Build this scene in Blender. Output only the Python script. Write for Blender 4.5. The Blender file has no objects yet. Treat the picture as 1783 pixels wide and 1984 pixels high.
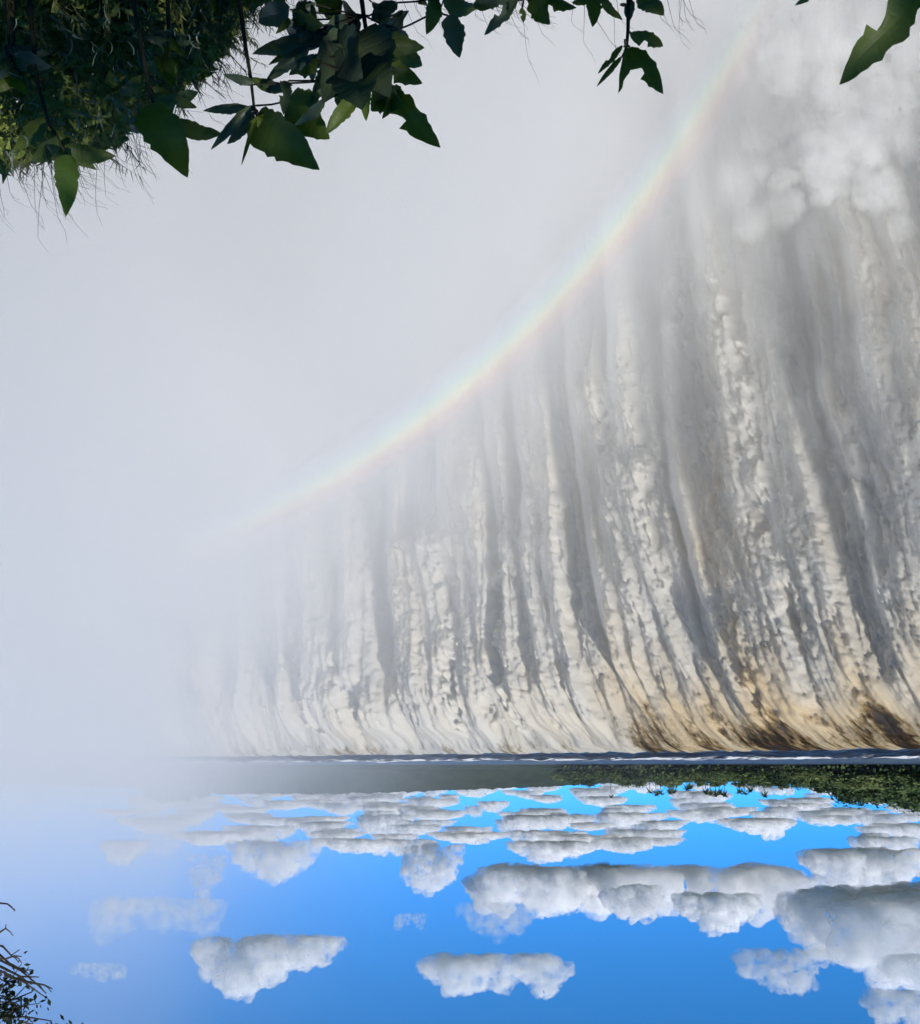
import bpy, math, random
import numpy as np
from mathutils import Vector, Matrix

R = math.radians
scene = bpy.context.scene
col = scene.collection

# ------------------------------------------------------------------ camera
# the photograph was taken (or stored) upside down: the camera is rolled by 180 degrees
F_PX, PW, PH, HORIZON = 2200.0, 1783.0, 1984.0, 1492.0      # in photograph pixels
PITCH = math.atan((HORIZON - PH / 2) / F_PX)
EYE = Vector((0, 0, 1.55))
FWD = Vector((0, math.cos(PITCH), -math.sin(PITCH)))
UPV = Vector((0, math.sin(PITCH), math.cos(PITCH)))
RGT = Vector((1, 0, 0))
cam = bpy.data.cameras.new('camera')
cam.sensor_fit = 'VERTICAL'
cam.angle = 2 * math.atan(PH / 2 / F_PX)
cam.clip_start, cam.clip_end = 0.05, 60000
cam_o = bpy.data.objects.new('camera', cam)
m = Matrix((-RGT, -UPV, -FWD)).transposed().to_4x4()
m.translation = EYE
cam_o.matrix_world = m
col.objects.link(cam_o)
scene.camera = cam_o

# ------------------------------------------------------------------ sky, sun, exposure
SUN_EL, SUN_AZ = R(47), R(218)          # azimuth clockwise from +Y: behind the camera, to its left
SUN_DIR = Vector((math.sin(SUN_AZ) * math.cos(SUN_EL), math.cos(SUN_AZ) * math.cos(SUN_EL), math.sin(SUN_EL)))
world = bpy.data.worlds.new('World')
scene.world = world
world.use_nodes = True
wn = world.node_tree
bg = wn.nodes['Background']
sky = wn.nodes.new('ShaderNodeTexSky')
sky.sky_type = 'NISHITA'
sky.sun_disc = False
sky.sun_elevation = SUN_EL
sky.sun_rotation = SUN_AZ
sky.altitude = 12000
sky.air_density = 1.5
sky.dust_density = 0.0
sky.ozone_density = 10
tintn = wn.nodes.new('ShaderNodeMix')
tintn.data_type = 'RGBA'
tintn.blend_type = 'MULTIPLY'
tintn.inputs[0].default_value = 1
wn.links.new(sky.outputs[0], tintn.inputs[6])
tintn.inputs[7].default_value = (0.72, 1.58, 1.42, 1)
wn.links.new(tintn.outputs[2], bg.inputs[0])
bg.inputs[1].default_value = 0.14
sl = bpy.data.lights.new('sun', 'SUN')
sl.energy = 4.6
sl.angle = R(0.5)
sl.color = (1.0, 0.96, 0.90)
so = bpy.data.objects.new('sun', sl)
so.rotation_euler = SUN_DIR.to_track_quat('Z', 'Y').to_euler()
so.location = (-20, -25, 40)
col.objects.link(so)
vs = scene.view_settings
vs.view_transform = 'Standard'
vs.look = 'None'
vs.gamma = 1
vs.use_curve_mapping = False
vs.exposure = -0.12
scene.cycles.max_bounces = 16
scene.cycles.volume_bounces = 12
scene.cycles.diffuse_bounces = 6
scene.cycles.transparent_max_bounces = 64
scene.cycles.volume_step_rate = 1.6
scene.cycles.use_adaptive_sampling = True
scene.cycles.adaptive_threshold = 0.035
scene.cycles.adaptive_min_samples = 16
scene.cycles.volume_max_steps = 64

# ------------------------------------------------------------------ helpers
rnd = random.Random(7)
nrs = np.random.RandomState(11)


def px_ray(px, py):
    """direction of the photograph's pixel, scaled to unit distance along +Y"""
    d = RGT * ((PW / 2 - px) / F_PX) + UPV * ((py - PH / 2) / F_PX) + FWD
    return d / d.y


def at(px, py, y):
    return EYE + px_ray(px, py) * y


_perm = np.arange(512)
nrs.shuffle(_perm)
_perm = np.concatenate([_perm, _perm, _perm])
_ga = nrs.rand(512) * 2 * np.pi
_gx, _gy = np.cos(_ga).astype(np.float32), np.sin(_ga).astype(np.float32)
_rx, _ry, _rz = nrs.rand(3, 512).astype(np.float32)
_g3 = nrs.randn(512, 3)
_g3 = (_g3 / np.linalg.norm(_g3, axis=1)[:, None]).astype(np.float32)


def perlin2(x, y, seed=0):
    x = np.asarray(x, np.float32) + seed * 17.31
    y = np.asarray(y, np.float32) + seed * 9.77
    xi, yi = np.floor(x), np.floor(y)
    fx, fy = x - xi, y - yi
    xi, yi = xi.astype(np.int64) & 511, yi.astype(np.int64) & 511
    u, v = fx * fx * fx * (fx * (fx * 6 - 15) + 10), fy * fy * fy * (fy * (fy * 6 - 15) + 10)

    def g(ix, iy, dx, dy):
        h = _perm[_perm[ix & 511] + (iy & 511)]
        return _gx[h] * dx + _gy[h] * dy
    a = g(xi, yi, fx, fy)
    b = g(xi + 1, yi, fx - 1, fy)
    c = g(xi, yi + 1, fx, fy - 1)
    d = g(xi + 1, yi + 1, fx - 1, fy - 1)
    return 1.5 * ((a + (b - a) * u) * (1 - v) + (c + (d - c) * u) * v)


def perlin3(p, seed=0):
    p = np.asarray(p, np.float32) + np.float32(seed * 13.7)
    i = np.floor(p)
    f = p - i
    i = i.astype(np.int64)
    w = f * f * f * (f * (f * 6 - 15) + 10)
    out = 0
    for k in range(8):
        o = ((k >> 2) & 1, (k >> 1) & 1, k & 1)
        h = _perm[_perm[_perm[(i[:, 0] + o[0]) & 511] + ((i[:, 1] + o[1]) & 511)] + ((i[:, 2] + o[2]) & 511)]
        d = (_g3[h] * (f - np.array(o, np.float32))).sum(1)
        ww = 1
        for a in range(3):
            ww = ww * (w[:, a] if o[a] else 1 - w[:, a])
        out = out + ww * d
    return 1.5 * out


def puffs(x, y, seed=0, tail=2.2, jit=0.9):
    """round heads with a tail above them (y runs downwards): 0 in the creases, 1 on the heads"""
    x = np.asarray(x, np.float32) + seed * 7.13
    y = np.asarray(y, np.float32) + seed * 3.71
    xi, yi = np.floor(x).astype(np.int64), np.floor(y).astype(np.int64)
    best = np.full(x.shape, 9, np.float32)
    for dj in (-1, 0, 1, 2):
        for di in (-1, 0, 1):
            h = _perm[_perm[(xi + di) & 511] + ((yi + dj) & 511)]
            cx = xi + di + 0.5 + jit * (_rx[h] - 0.5)
            cy = yi + dj + 0.5 + jit * (_ry[h] - 0.5)
            dx, dy = x - cx, y - cy
            dy = np.where(dy < 0, dy / tail, dy * 1.15)
            best = np.minimum(best, dx * dx * 1.2 + dy * dy + 0.25 * _rz[h])
    return np.sqrt(np.clip(1 - best, 0, 1))


def sstep(a, b, x):
    t = np.clip((x - a) / (b - a), 0, 1)
    return t * t * (3 - 2 * t)


def tag(o, label=None, cat=None, group=None, kind=None):
    if label:
        o['label'] = label
    if cat:
        o['category'] = cat
    if group:
        o['group'] = group
    if kind:
        o['kind'] = kind
    return o


def link(name, data, parent=None, mat=None):
    o = bpy.data.objects.new(name, data)
    col.objects.link(o)
    if parent:
        o.parent = parent
    if mat is not None and data is not None and not data.materials:
        data.materials.append(mat)
    return o


def empty(name, loc):
    o = bpy.data.objects.new(name, None)
    o.empty_display_size = 0.2
    o.location = loc
    col.objects.link(o)
    return o


def np_mesh(name, verts, faces, smooth=True):
    """verts (n,3), faces (m,k) arrays with constant k"""
    verts = np.ascontiguousarray(verts, np.float32)
    faces = np.ascontiguousarray(faces, np.int32)
    me = bpy.data.meshes.new(name)
    k = faces.shape[1]
    me.vertices.add(len(verts))
    me.vertices.foreach_set('co', verts.ravel())
    me.loops.add(faces.size)
    me.loops.foreach_set('vertex_index', faces.ravel())
    me.polygons.add(len(faces))
    me.polygons.foreach_set('loop_start', np.arange(0, faces.size, k, dtype=np.int32))
    me.polygons.foreach_set('loop_total', np.full(len(faces), k, np.int32))
    me.update(calc_edges=True)
    me.validate()
    if smooth:
        me.shade_smooth()
    else:
        me.shade_flat()
    return me


def grid_faces(nr, nc):
    a = np.arange(nr * nc).reshape(nr, nc)
    return np.stack([a[:-1, :-1], a[:-1, 1:], a[1:, 1:], a[1:, :-1]], -1).reshape(-1, 4)


def add_attr(me, name, vals):
    at_ = me.attributes.new(name, 'FLOAT', 'POINT')
    at_.data.foreach_set('value', np.ascontiguousarray(vals, np.float32))


class MB:
    """collects polygons for one mesh"""

    def __init__(self):
        self.v, self.f = [], []

    def poly(self, pts):
        n = len(self.v)
        self.v += [tuple(p) for p in pts]
        self.f.append(tuple(range(n, n + len(pts))))

    def tube(self, pts, r0, r1=None, seg=6):
        r1 = r0 if r1 is None else r1
        n0 = len(self.v)
        pts = [Vector(p) for p in pts]
        ref = Vector((0.31, 0.77, 0.55))
        for i, p in enumerate(pts):
            t = (pts[min(i + 1, len(pts) - 1)] - pts[max(i - 1, 0)]).normalized()
            a = t.cross(ref).normalized()
            b = t.cross(a)
            r = r0 + (r1 - r0) * i / max(1, len(pts) - 1)
            for k in range(seg):
                w = 2 * math.pi * k / seg
                self.v.append(tuple(p + a * math.cos(w) * r + b * math.sin(w) * r))
        for i in range(len(pts) - 1):
            for k in range(seg):
                a0, a1 = n0 + i * seg + k, n0 + i * seg + (k + 1) % seg
                self.f.append((a0, a1, a1 + seg, a0 + seg))

    def blade(self, pts, w, side, taper=True):
        """ribbon along pts, width w, spread along side"""
        n0 = len(self.v)
        n = len(pts)
        for i, p in enumerate(pts):
            ww = w * (1 - (i / (n - 1)) ** 1.6 * (0.92 if taper else 0))
            s = Vector(side) * ww * 0.5
            self.v += [tuple(Vector(p) - s), tuple(Vector(p) + s)]
        for i in range(n - 1):
            a = n0 + 2 * i
            self.f.append((a, a + 1, a + 3, a + 2))

    def mesh(self, name, smooth=True):
        me = bpy.data.meshes.new(name)
        me.from_pydata(self.v, [], self.f)
        me.update()
        if smooth:
            me.shade_smooth()
        return me


def nodes_of(mat):
    mat.use_nodes = True
    nt = mat.node_tree
    nt.nodes.clear()
    out = nt.nodes.new('ShaderNodeOutputMaterial')

    def N(kind, **kw):
        n = nt.nodes.new('ShaderNode' + kind)
        for k, v in kw.items():
            if k.startswith('_'):
                setattr(n, k[1:], v)
            elif k in n.inputs:
                i = n.inputs[k]
                if isinstance(v, bpy.types.NodeSocket):
                    nt.links.new(v, i)
                else:
                    i.default_value = v
            else:
                raise KeyError((kind, k))
        return n

    def math_(op, a, b=None, c=None, clamp=False):
        n = nt.nodes.new('ShaderNodeMath')
        n.operation = op
        n.use_clamp = clamp
        for i, x in enumerate((a, b, c)):
            if x is None:
                continue
            if isinstance(x, bpy.types.NodeSocket):
                nt.links.new(x, n.inputs[i])
            else:
                n.inputs[i].default_value = x
        return n.outputs[0]

    def mix(f, a, b):
        n = nt.nodes.new('ShaderNodeMix')
        n.data_type = 'RGBA'
        for i, x in ((0, f), (6, a), (7, b)):
            if isinstance(x, bpy.types.NodeSocket):
                nt.links.new(x, n.inputs[i])
            else:
                n.inputs[i].default_value = (*x, 1) if isinstance(x, tuple) and len(x) == 3 else x
        return n.outputs[2]

    def ramp(f, *stops):
        n = nt.nodes.new('ShaderNodeValToRGB')
        els = n.color_ramp.elements
        while len(els) < len(stops):
            els.new(0.5)
        for e, (p, c) in zip(els, stops):
            e.position = p
            e.color = (*c, 1) if len(c) == 3 else c
        nt.links.new(f, n.inputs[0])
        return n.outputs[0]
    return nt, out, N, math_, mix, ramp


def mat_simple(name, c0, c1, scale, rough=0.6, spec=0.3, transl=0.0, bump=0.0, stretch=(1, 1, 1), coord='Object', detail=4):
    mt = bpy.data.materials.new(name)
    nt, out, N, M, mix, ramp = nodes_of(mt)
    tc = N('TexCoord')
    mp = N('Mapping', Vector=tc.outputs[coord], Scale=stretch)
    nz = N('TexNoise', Vector=mp.outputs[0], Scale=scale, Detail=detail, Roughness=0.6)
    oi = N('ObjectInfo')
    f = M('ADD', nz.outputs[0], M('MULTIPLY', M('SUBTRACT', oi.outputs['Random'], 0.5), 0.35), clamp=True)
    c = ramp(f, (0.32, c0), (0.68, c1))
    b = N('BsdfPrincipled', Roughness=rough)
    nt.links.new(c, b.inputs['Base Color'])
    b.inputs['Specular IOR Level'].default_value = spec
    if bump:
        bp = N('Bump', Strength=bump, Height=nz.outputs[0], Distance=0.05)
        nt.links.new(bp.outputs[0], b.inputs['Normal'])
    sh = b.outputs[0]
    if transl:
        tr = N('BsdfTranslucent', Color=c)
        mx = N('MixShader')
        mx.inputs[0].default_value = transl
        nt.links.new(b.outputs[0], mx.inputs[1])
        nt.links.new(tr.outputs[0], mx.inputs[2])
        sh = mx.outputs[0]
    nt.links.new(sh, out.inputs['Surface'])
    return mt


# ------------------------------------------------------------------ lip of the falls (polyline) and the falling water
DS = 0.05
_s = np.arange(-60, 330, DS)
_th = np.radians(41 - 9 * sstep(15, 100, _s))
_lx = np.cumsum(np.cos(_th)) * DS
_ly = np.cumsum(np.sin(_th)) * DS
i0 = int(60 / DS)
_lx += -35.5 - _lx[i0]
_ly += 85 - _ly[i0]
_lx = _lx + 0.9 * perlin2(_s * 0.09, 0 * _s, 3) + 0.35 * perlin2(_s * 0.3, 0 * _s, 4)
_ly = _ly - 0.9 * perlin2(_s * 0.09, 0 * _s, 3) - 0.35 * perlin2(_s * 0.3, 0 * _s, 4)


def lip(s):
    """x, y, along unit, outward unit (towards the gorge and camera)"""
    x, y, th = np.interp(s, _s, _lx), np.interp(s, _s, _ly), np.interp(s, _s, _th)
    return x, y, np.cos(th), np.sin(th), np.sin(th), -np.cos(th)


def fall_pos(s, d, extra=0):
    """position of the water that left the lip at s and has dropped by d metres, pushed outwards by extra"""
    x, y, ax, ay, ox, oy = lip(s)
    tau = np.sqrt(np.maximum(d, 0) / 4.9)
    tt = tau / (1 + 0.13 * tau)
    va, vo = 2.9 - 3.6 * sstep(10, 50, s), 2.3
    return (x + ax * va * tt + ox * (vo * tt + extra), y + ay * va * tt + oy * (vo * tt + extra), -d)


def to_px(x, y, z):
    dx, dy, dz = x - EYE.x, y - EYE.y, z - EYE.z
    f = dy * FWD.y + dz * FWD.z
    u = dy * UPV.y + dz * UPV.z
    return PW / 2 - dx / f * F_PX, PH / 2 + u / f * F_PX


_ss, _dd = np.meshgrid(np.arange(-30, 150, 0.25), np.arange(0, 80, 0.25))
_gpx, _gpy = to_px(*fall_pos(_ss, _dd))


def sd_of(px, py):
    """(s, drop) of the point of the falls seen at a pixel of the photograph"""
    i = np.argmin((_gpx - px) ** 2 + (_gpy - py) ** 2)
    return _ss.ravel()[i], _dd.ravel()[i]


# jets of thick white water, traced as (px, py, half width px)
JETS = [
    [(1575, 1425, 34), (1520, 1290, 40), (1490, 1130, 38), (1462, 1000, 36), (1440, 850, 34), (1415, 720, 36), (1375, 600, 30), (1350, 470, 20)],
    [(1665, 1400, 26), (1625, 1280, 28), (1600, 1150, 26), (1588, 1060, 26), (1572, 975, 18)],
    [(1370, 1320, 20), (1330, 1240, 26), (1300, 1150, 34), (1285, 1050, 36), (1265, 950, 36), (1235, 850, 20)],
    [(1255, 860, 22), (1220, 800, 26), (1205, 750, 24), (1198, 690, 12)],
    [(1450, 1452, 10), (1400, 1425, 17), (1365, 1380, 19), (1340, 1330, 18)],
    [(1795, 1300, 22), (1785, 1180, 22), (1775, 1090, 24), (1772, 980, 18), (1790, 860, 20)],
    [(1745, 1380, 20), (1728, 1330, 22), (1720, 1290, 14)],
    [(1085, 1430, 28), (1065, 1330, 42), (1052, 1200, 48), (1045, 1080, 40), (1040, 1010, 20)],
    [(870, 1440, 30), (862, 1330, 40), (858, 1200, 44), (862, 1080, 40), (870, 1010, 18)],
    [(680, 1440, 26), (662, 1350, 36), (650, 1240, 36), (645, 1170, 20)],
    [(955, 1440, 20), (945, 1330, 26), (940, 1220, 24), (945, 1120, 18)],
    [(1195, 1330, 16), (1180, 1220, 20), (1172, 1120, 16)],
    [(1450, 1250, 12), (1425, 1130, 16), (1408, 1020, 14)],
    [(760, 1440, 26), (772, 1390, 34), (775, 1320, 22)],
    [(1700, 1120, 14), (1690, 1000, 18), (1672, 870, 14)],
]

cols_s = [-34.0]
while cols_s[-1] < 128:
    s_ = cols_s[-1]
    lx_, ly_ = lip(s_)[:2]
    cols_s.append(s_ + 0.105 * math.hypot(lx_, ly_) / 85 * (1 if s_ < 95 else 1.8))
S1 = np.array(cols_s)
D1 = np.concatenate([np.linspace(0, 1, 14) ** 2 * 1.2, np.arange(1.3, 42, 0.125), np.arange(42, 74, 0.22)])
S, D = np.meshgrid(S1, D1)
Sx = S + 0.9 * perlin2(S * 0.12, D * 0.06, 21) * sstep(1, 14, D)          # warped lanes
ramp_d = sstep(0.0, 6, D)


def jet_mask():
    tot, body = np.zeros_like(S), np.zeros_like(S)
    wob = 0.5 * perlin2(S * 0.5, D * 0.28, 31) + 0.35 * perlin2(S * 1.3, D * 0.7, 32) + 0.2 * perlin2(S * 3, D * 1.7, 33)
    ids = np.full(S.shape, -1)
    for k, J in enumerate(JETS):
        pts = [(*sd_of(a, b), c * np.hypot(*lip(sd_of(a, b)[0])[:2]) / F_PX) for a, b, c in J]
        pts.sort(key=lambda q: q[1])
        ds = np.array([p[1] for p in pts])
        c = np.interp(D, ds, [p[0] for p in pts])
        w = np.interp(D, ds, [p[2] for p in pts])
        e = sstep(ds[0] - 1.0, ds[0] + 1.5, D) * (1 - sstep(ds[-1] - 3, ds[-1] + 6, D))
        q = np.abs(S - c) / (w * 1.7) + wob * 0.85
        mk = (1 - sstep(0.25, 1.15, q)) * e
        prof = np.sqrt(np.clip(1 - np.clip(q, 0, 1) ** 2, 0, 1)) * e * (np.minimum(w * 1.35, 2.6) + 0.7 * sstep(12, 24, D))
        ids = np.where(mk > np.maximum(tot, 0.3), k, ids)
        tot = np.maximum(tot, mk)
        body = np.maximum(body, prof)
    return tot, body, ids


jet, jet_body, jet_id = jet_mask()
left_f = 1 - sstep(16, 40, S)                 # the near, sunlit end with brown water at the lip

# many thinner threads of froth between the big jets
tr_ = random.Random(4)
threads = np.zeros_like(S)
wob2 = 0.5 * perlin2(S * 0.8, D * 0.35, 34) + 0.4 * perlin2(S * 2.0, D * 0.9, 35)
s0 = -33.0
while s0 < 90:
    w0 = tr_.uniform(0.35, 0.95) * (1 + max(0, s0) / 90)
    d0, d1 = tr_.uniform(-2, 14), tr_.uniform(26, 66)
    q = np.abs(Sx - s0 - 0.5 * perlin2(D * 0.11, 0 * D, tr_.randrange(60))) / w0 + wob2 * 0.6
    threads = np.maximum(threads, np.sqrt(np.clip(1 - np.clip(q, 0, 1) ** 2, 0, 1)) * sstep(d0, d0 + 4, D) * (1 - sstep(d1 - 12, d1, D)) * w0 * tr_.uniform(0.9, 1.7))
    s0 += w0 * tr_.uniform(1.8, 4.2)

# relief: lanes, billows, lumps, fine froth
far_f = sstep(18, 46, S)
lanes = (1.0 - 0.65 * far_f) * perlin2(Sx * 0.16, D * 0.012, 1) + (0.65 + 0.35 * far_f) * perlin2(Sx * 0.36, D * 0.020, 2) + 0.5 * perlin2(Sx * 0.85, D * 0.04, 3) + 0.2 * perlin2(Sx * 2.0, D * 0.10, 22)
wx = S + 0.8 * perlin2(S * 0.35, D * 0.2, 5)
wd = D + 1.2 * perlin2(S * 0.3, D * 0.18, 6)
dist_ = np.hypot(np.interp(S1, _s, _lx), np.interp(S1, _s, _ly)) / 85
E1 = np.concatenate([[0], np.cumsum(np.diff(S1) / dist_[1:])])
SE = np.broadcast_to(E1, S.shape) + (wx - S) * 0.6
DE = D / np.sqrt(dist_)[None, :] + (wd - D) * 0.6
p1 = puffs(SE / 2.2, DE / 4.6, 1, 2.6)
p2 = puffs(SE / 0.85 + 0.45 * perlin2(S * 0.9, D * 0.6, 8), DE / 1.7, 2, 2.4)
p3 = puffs(SE / 0.50 + 0.4 * perlin2(S * 2, D * 1.4, 9), DE / 0.68 + 0.4 * perlin2(S * 2, D * 1.4, 10), 3, 1.35)
amp = 0.7 + 0.4 * sstep(-0.5, 0.6, perlin2(S * 0.13, D * 0.07, 11))
p4 = puffs(SE / 0.28 + 0.3 * perlin2(S * 4, D * 3, 12), DE / 0.40 + 0.3 * perlin2(S * 4, D * 3, 13), 4, 1.3)
bil = (0.5 * p1 + 0.62 * p2 + 0.55 * p3 + 0.34 * p4) * amp
fine = 0.12 * np.abs(perlin2(S * 4.1, D * 2.7, 12)) + 0.06 * perlin2(S * 8, D * 5.5, 13)
veil = 0.20 * perlin2(Sx * 2.2, D * 0.22, 18) + 0.14 * perlin2(Sx * 5.0, D * 0.42, 19)
streak = 0.22 * perlin2(Sx * 1.3, D * 0.16, 14) + 0.06 * perlin2(Sx * 4, D * 0.5, 15)
near_lip = 1 - sstep(2, 12, D)
soft = 1 - 0.4 * sstep(28, 50, D)            # lower down the water has broken into smooth veils
disp = lanes * (0.25 + 0.75 * ramp_d) + (bil * (0.3 + 0.7 * ramp_d) * soft) * (1.35 - 0.2 * jet) + fine * (0.35 + 0.65 * ramp_d) * soft \
    + streak * near_lip * sstep(0, 0.8, D) + veil * ramp_d * (1.2 - 0.6 * jet) + np.maximum(jet_body, threads) * sstep(0.2, 2.5, D)
disp *= sstep(0, 0.5, D) * 0.92 + 0.08
X, Y, Z = fall_pos(S, D, disp)
Z = Z - 0.3 * (bil - 0.8) * ramp_d
edge_wave = 0.12 * perlin2(S * 0.8, 0 * S, 16) + 0.06 * perlin2(S * 2.1, 0 * S, 17)
Z = Z + edge_wave * (1 - sstep(0, 2, D))
V = np.stack([X, Y, Z], -1).reshape(-1, 3)
FC = grid_faces(*S.shape)
# colour of the water itself: brown and clear where it is thin, ochre where it is half aerated, white where it is froth
froth = 0.1 + 0.5 * perlin2(Sx * 0.5, D * 0.09, 41) + 0.3 * perlin2(Sx * 1.6, D * 0.5, 42) + 0.95 * p2 * p3 + 0.3 * p1 + 0.3 * perlin2(S * 5, D * 3, 49)
thin = np.clip(left_f * (1 - sstep(0.5, 6.5 + 4 * perlin2(S * 0.3, 0 * S, 44), D)), 0, 1)
thin = np.maximum(thin, (1 - left_f) * 0.5 * (1 - sstep(0.2, 2.6, D)))
crease = 1 - sstep(0.0, 0.35, p1 * (0.3 + p2))
thread = perlin2(Sx * 3.0, D * 0.25, 47) + 0.7 * perlin2(SE * 6, D * 0.6, 48)
foam = np.clip(1.03 - 0.13 * np.clip(thread, -0.2, 1) - thin * (1.5 - 0.85 * np.clip(froth, 0, 1.3)) + 0.5 * np.maximum(jet, 0.6 * np.clip(threads, 0, 1)) - 0.05 * crease * left_f * (1 - sstep(12, 40, D)), 0, 1)
ochre = np.clip((0.40 * perlin2(S * 0.16, D * 0.05, 45) + 0.25 * perlin2(S * 0.6, D * 0.2, 46) + 0.02) * (1 - sstep(18, 50, D)) + 0.9 * thin * left_f
                + 0.35 * left_f * (1 - sstep(3, 12, D)), 0, 1)
foam, ochre = foam.ravel(), ochre.ravel()

wm = bpy.data.materials.new('falling_water')
nt, out, N, M, mix, ramp = nodes_of(wm)
a1 = N('Attribute', _attribute_name='foam')
a2 = N('Attribute', _attribute_name='ochre')
tc = N('TexCoord')
nz = N('TexNoise', Vector=tc.outputs['Object'], Scale=4.5, Detail=6.0, Roughness=0.75)
f2 = M('ADD', a1.outputs['Fac'], M('MULTIPLY', M('SUBTRACT', nz.outputs[0], 0.47), 0.5), clamp=True)
base = ramp(f2, (0.0, (0.022, 0.018, 0.017)), (0.3, (0.09, 0.058, 0.028)), (0.52, (0.44, 0.36, 0.22)), (0.74, (0.95, 0.905, 0.80)))
tint = mix(M('MULTIPLY', a2.outputs['Fac'], 0.55), base, (0.62, 0.43, 0.19))
tint = mix(M('GREATER_THAN', f2, -1.0), base, tint)
# ochre only tints what is froth: multiply
mul = nt.nodes.new('ShaderNodeMix')
mul.data_type = 'RGBA'
mul.blend_type = 'MULTIPLY'
nt.links.new(M('MULTIPLY', a2.outputs['Fac'], 0.8), mul.inputs[0])
nt.links.new(base, mul.inputs[6])
mul.inputs[7].default_value = (1.0, 0.80, 0.50, 1)
b = N('BsdfPrincipled', Roughness=0.55)
nt.links.new(mul.outputs[2], b.inputs['Base Color'])
b.inputs['Specular IOR Level'].default_value = 0.25
mp2 = N('Mapping', Vector=tc.outputs['Object'], Scale=(1, 1, 0.6))
nz2 = N('TexNoise', Vector=mp2.outputs[0], Scale=3.6, Detail=6.0, Roughness=0.72)
bp = N('Bump', Strength=0.6, Height=nz2.outputs[0], Distance=0.3)
nt.links.new(bp.outputs[0], b.inputs['Normal'])
trl = N('BsdfTranslucent', Color=mul.outputs[2])
mx = N('MixShader')
mx.inputs[0].default_value = 0.44
nt.links.new(b.outputs[0], mx.inputs[1])
nt.links.new(trl.outputs[0], mx.inputs[2])
nt.links.new(mx.outputs[0], out.inputs['Surface'])

falls = empty('waterfall', (0, 0, 0))
tag(falls, 'broad curtain of white and brown water plunging over a straight river ledge', 'waterfall')
fj = jet_id.ravel()[FC[:, 0]]


def part_mesh(name, faces):
    used, inv = np.unique(faces, return_inverse=True)
    me = np_mesh(name, V[used], inv.reshape(faces.shape))
    add_attr(me, 'foam', foam[used])
    add_attr(me, 'ochre', ochre[used])
    return link(name, me, falls, wm)


part_mesh('water_curtain', FC[fj < 0])
for k in range(len(JETS)):
    if (fj == k).sum() > 40:
        part_mesh('foam_jet', FC[fj == k])

# the loose spray that falls with the water: a thin uneven skin of fine drops over the curtain
ks, kd = S1[::3], np.concatenate([[1.0], np.arange(2.0, 72, 0.42)])
KS, KD = np.meshgrid(ks, kd)
iS = np.arange(0, len(S1), 3)
iD = np.searchsorted(D1, kd).clip(0, len(D1) - 1)
cur = disp[np.ix_(iD, iS)]
thick = (1 - 0.6 * jet[np.ix_(iD, iS)]) * (0.04 + 0.8 * sstep(4, 17, KD) + 0.5 * sstep(17, 40, KD)) * (0.45 + 0.75 * puffs(KS / 1.7, KD / 3.0, 6, 1.9) + 0.5 * puffs(KS / 0.8, KD / 1.3, 7, 1.6) + 0.25 * perlin2(KS * 0.2, KD * 0.1, 20))
cur_s = cur.copy()
for _ in range(3):
    cur_s[1:-1, 1:-1] = (cur_s[1:-1, 1:-1] * 2 + cur_s[:-2, 1:-1] + cur_s[2:, 1:-1] + cur_s[1:-1, :-2] + cur_s[1:-1, 2:]) / 6
fr = np.stack(fall_pos(KS, KD, cur_s + thick), -1).reshape(-1, 3)
bk = np.stack(fall_pos(KS, KD, cur_s - 1.6), -1).reshape(-1, 3)
nr_, nc_ = KS.shape
gf = grid_faces(nr_, nc_)
n0 = nr_ * nc_
idx = np.arange(n0).reshape(nr_, nc_)
rim = np.concatenate([idx[0, :], idx[1:, -1], idx[-1, -2::-1], idx[-2:0:-1, 0]])
rn = np.roll(rim, -1)
side = np.stack([rim, rim + n0, rn + n0, rn], -1)
shell = np_mesh('spray_skin', np.concatenate([fr, bk]), np.concatenate([gf[:, ::-1], gf + n0, side[:, ::-1]]))
sk_m = bpy.data.materials.new('falling_spray')
nt, out, N, M, mix, ramp = nodes_of(sk_m)
v = N('VolumeScatter', Density=0.28, Anisotropy=-0.1)
v.inputs['Color'].default_value = (0.985, 0.97, 0.93, 1)
nt.links.new(v.outputs[0], out.inputs['Volume'])
link('spray_skin', shell, falls, sk_m)

# ------------------------------------------------------------------ river above the lip
rr = np.concatenate([np.arange(0, 4, 0.16), np.arange(4, 30, 0.35), np.arange(30, 420, 3.0)])
rs = np.concatenate([np.arange(-60, 110, 0.35), np.arange(110, 320, 1.2)])
RS, RR = np.meshgrid(rs, rr)
lx_, ly_, ax_, ay_, ox_, oy_ = lip(RS)
dirx, diry = -math.sin(R(42)), math.cos(R(42))          # upstream
k_ = np.minimum(RR / 30, 1)
ux, uy = -ox_ * (1 - k_) + dirx * k_, -oy_ * (1 - k_) + diry * k_
rx, ry = lx_ + ux * RR, ly_ + uy * RR
rip = sstep(90, 3, RR)
rz = (0.12 * perlin2(RS * 0.8, 0 * RS, 16) + 0.06 * perlin2(RS * 2.1, 0 * RS, 17)) * (1 - sstep(0, 3, RR)) \
    + sstep(0, 3, RR) * (0.10 + 0.9 * rip) * (0.55 * np.abs(perlin2(RS * 0.16, RR * 0.42, 51)) + 0.22 * perlin2(RS * 0.5, RR * 1.1, 52) - 0.04) \
    + 0.10 * sstep(0.5, 10, RR)
rme = np_mesh('river', np.stack([rx, ry, rz], -1).reshape(-1, 3), grid_faces(*RS.shape))
crest = 0.5 + 0.9 * (np.abs(perlin2(RS * 0.16, RR * 0.42, 51)) - 0.22) * 2 + 0.8 * perlin2(RS * 0.22, RR * 1.3, 53) + 0.5 * perlin2(RS * 0.9, RR * 2.4, 54)
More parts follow.
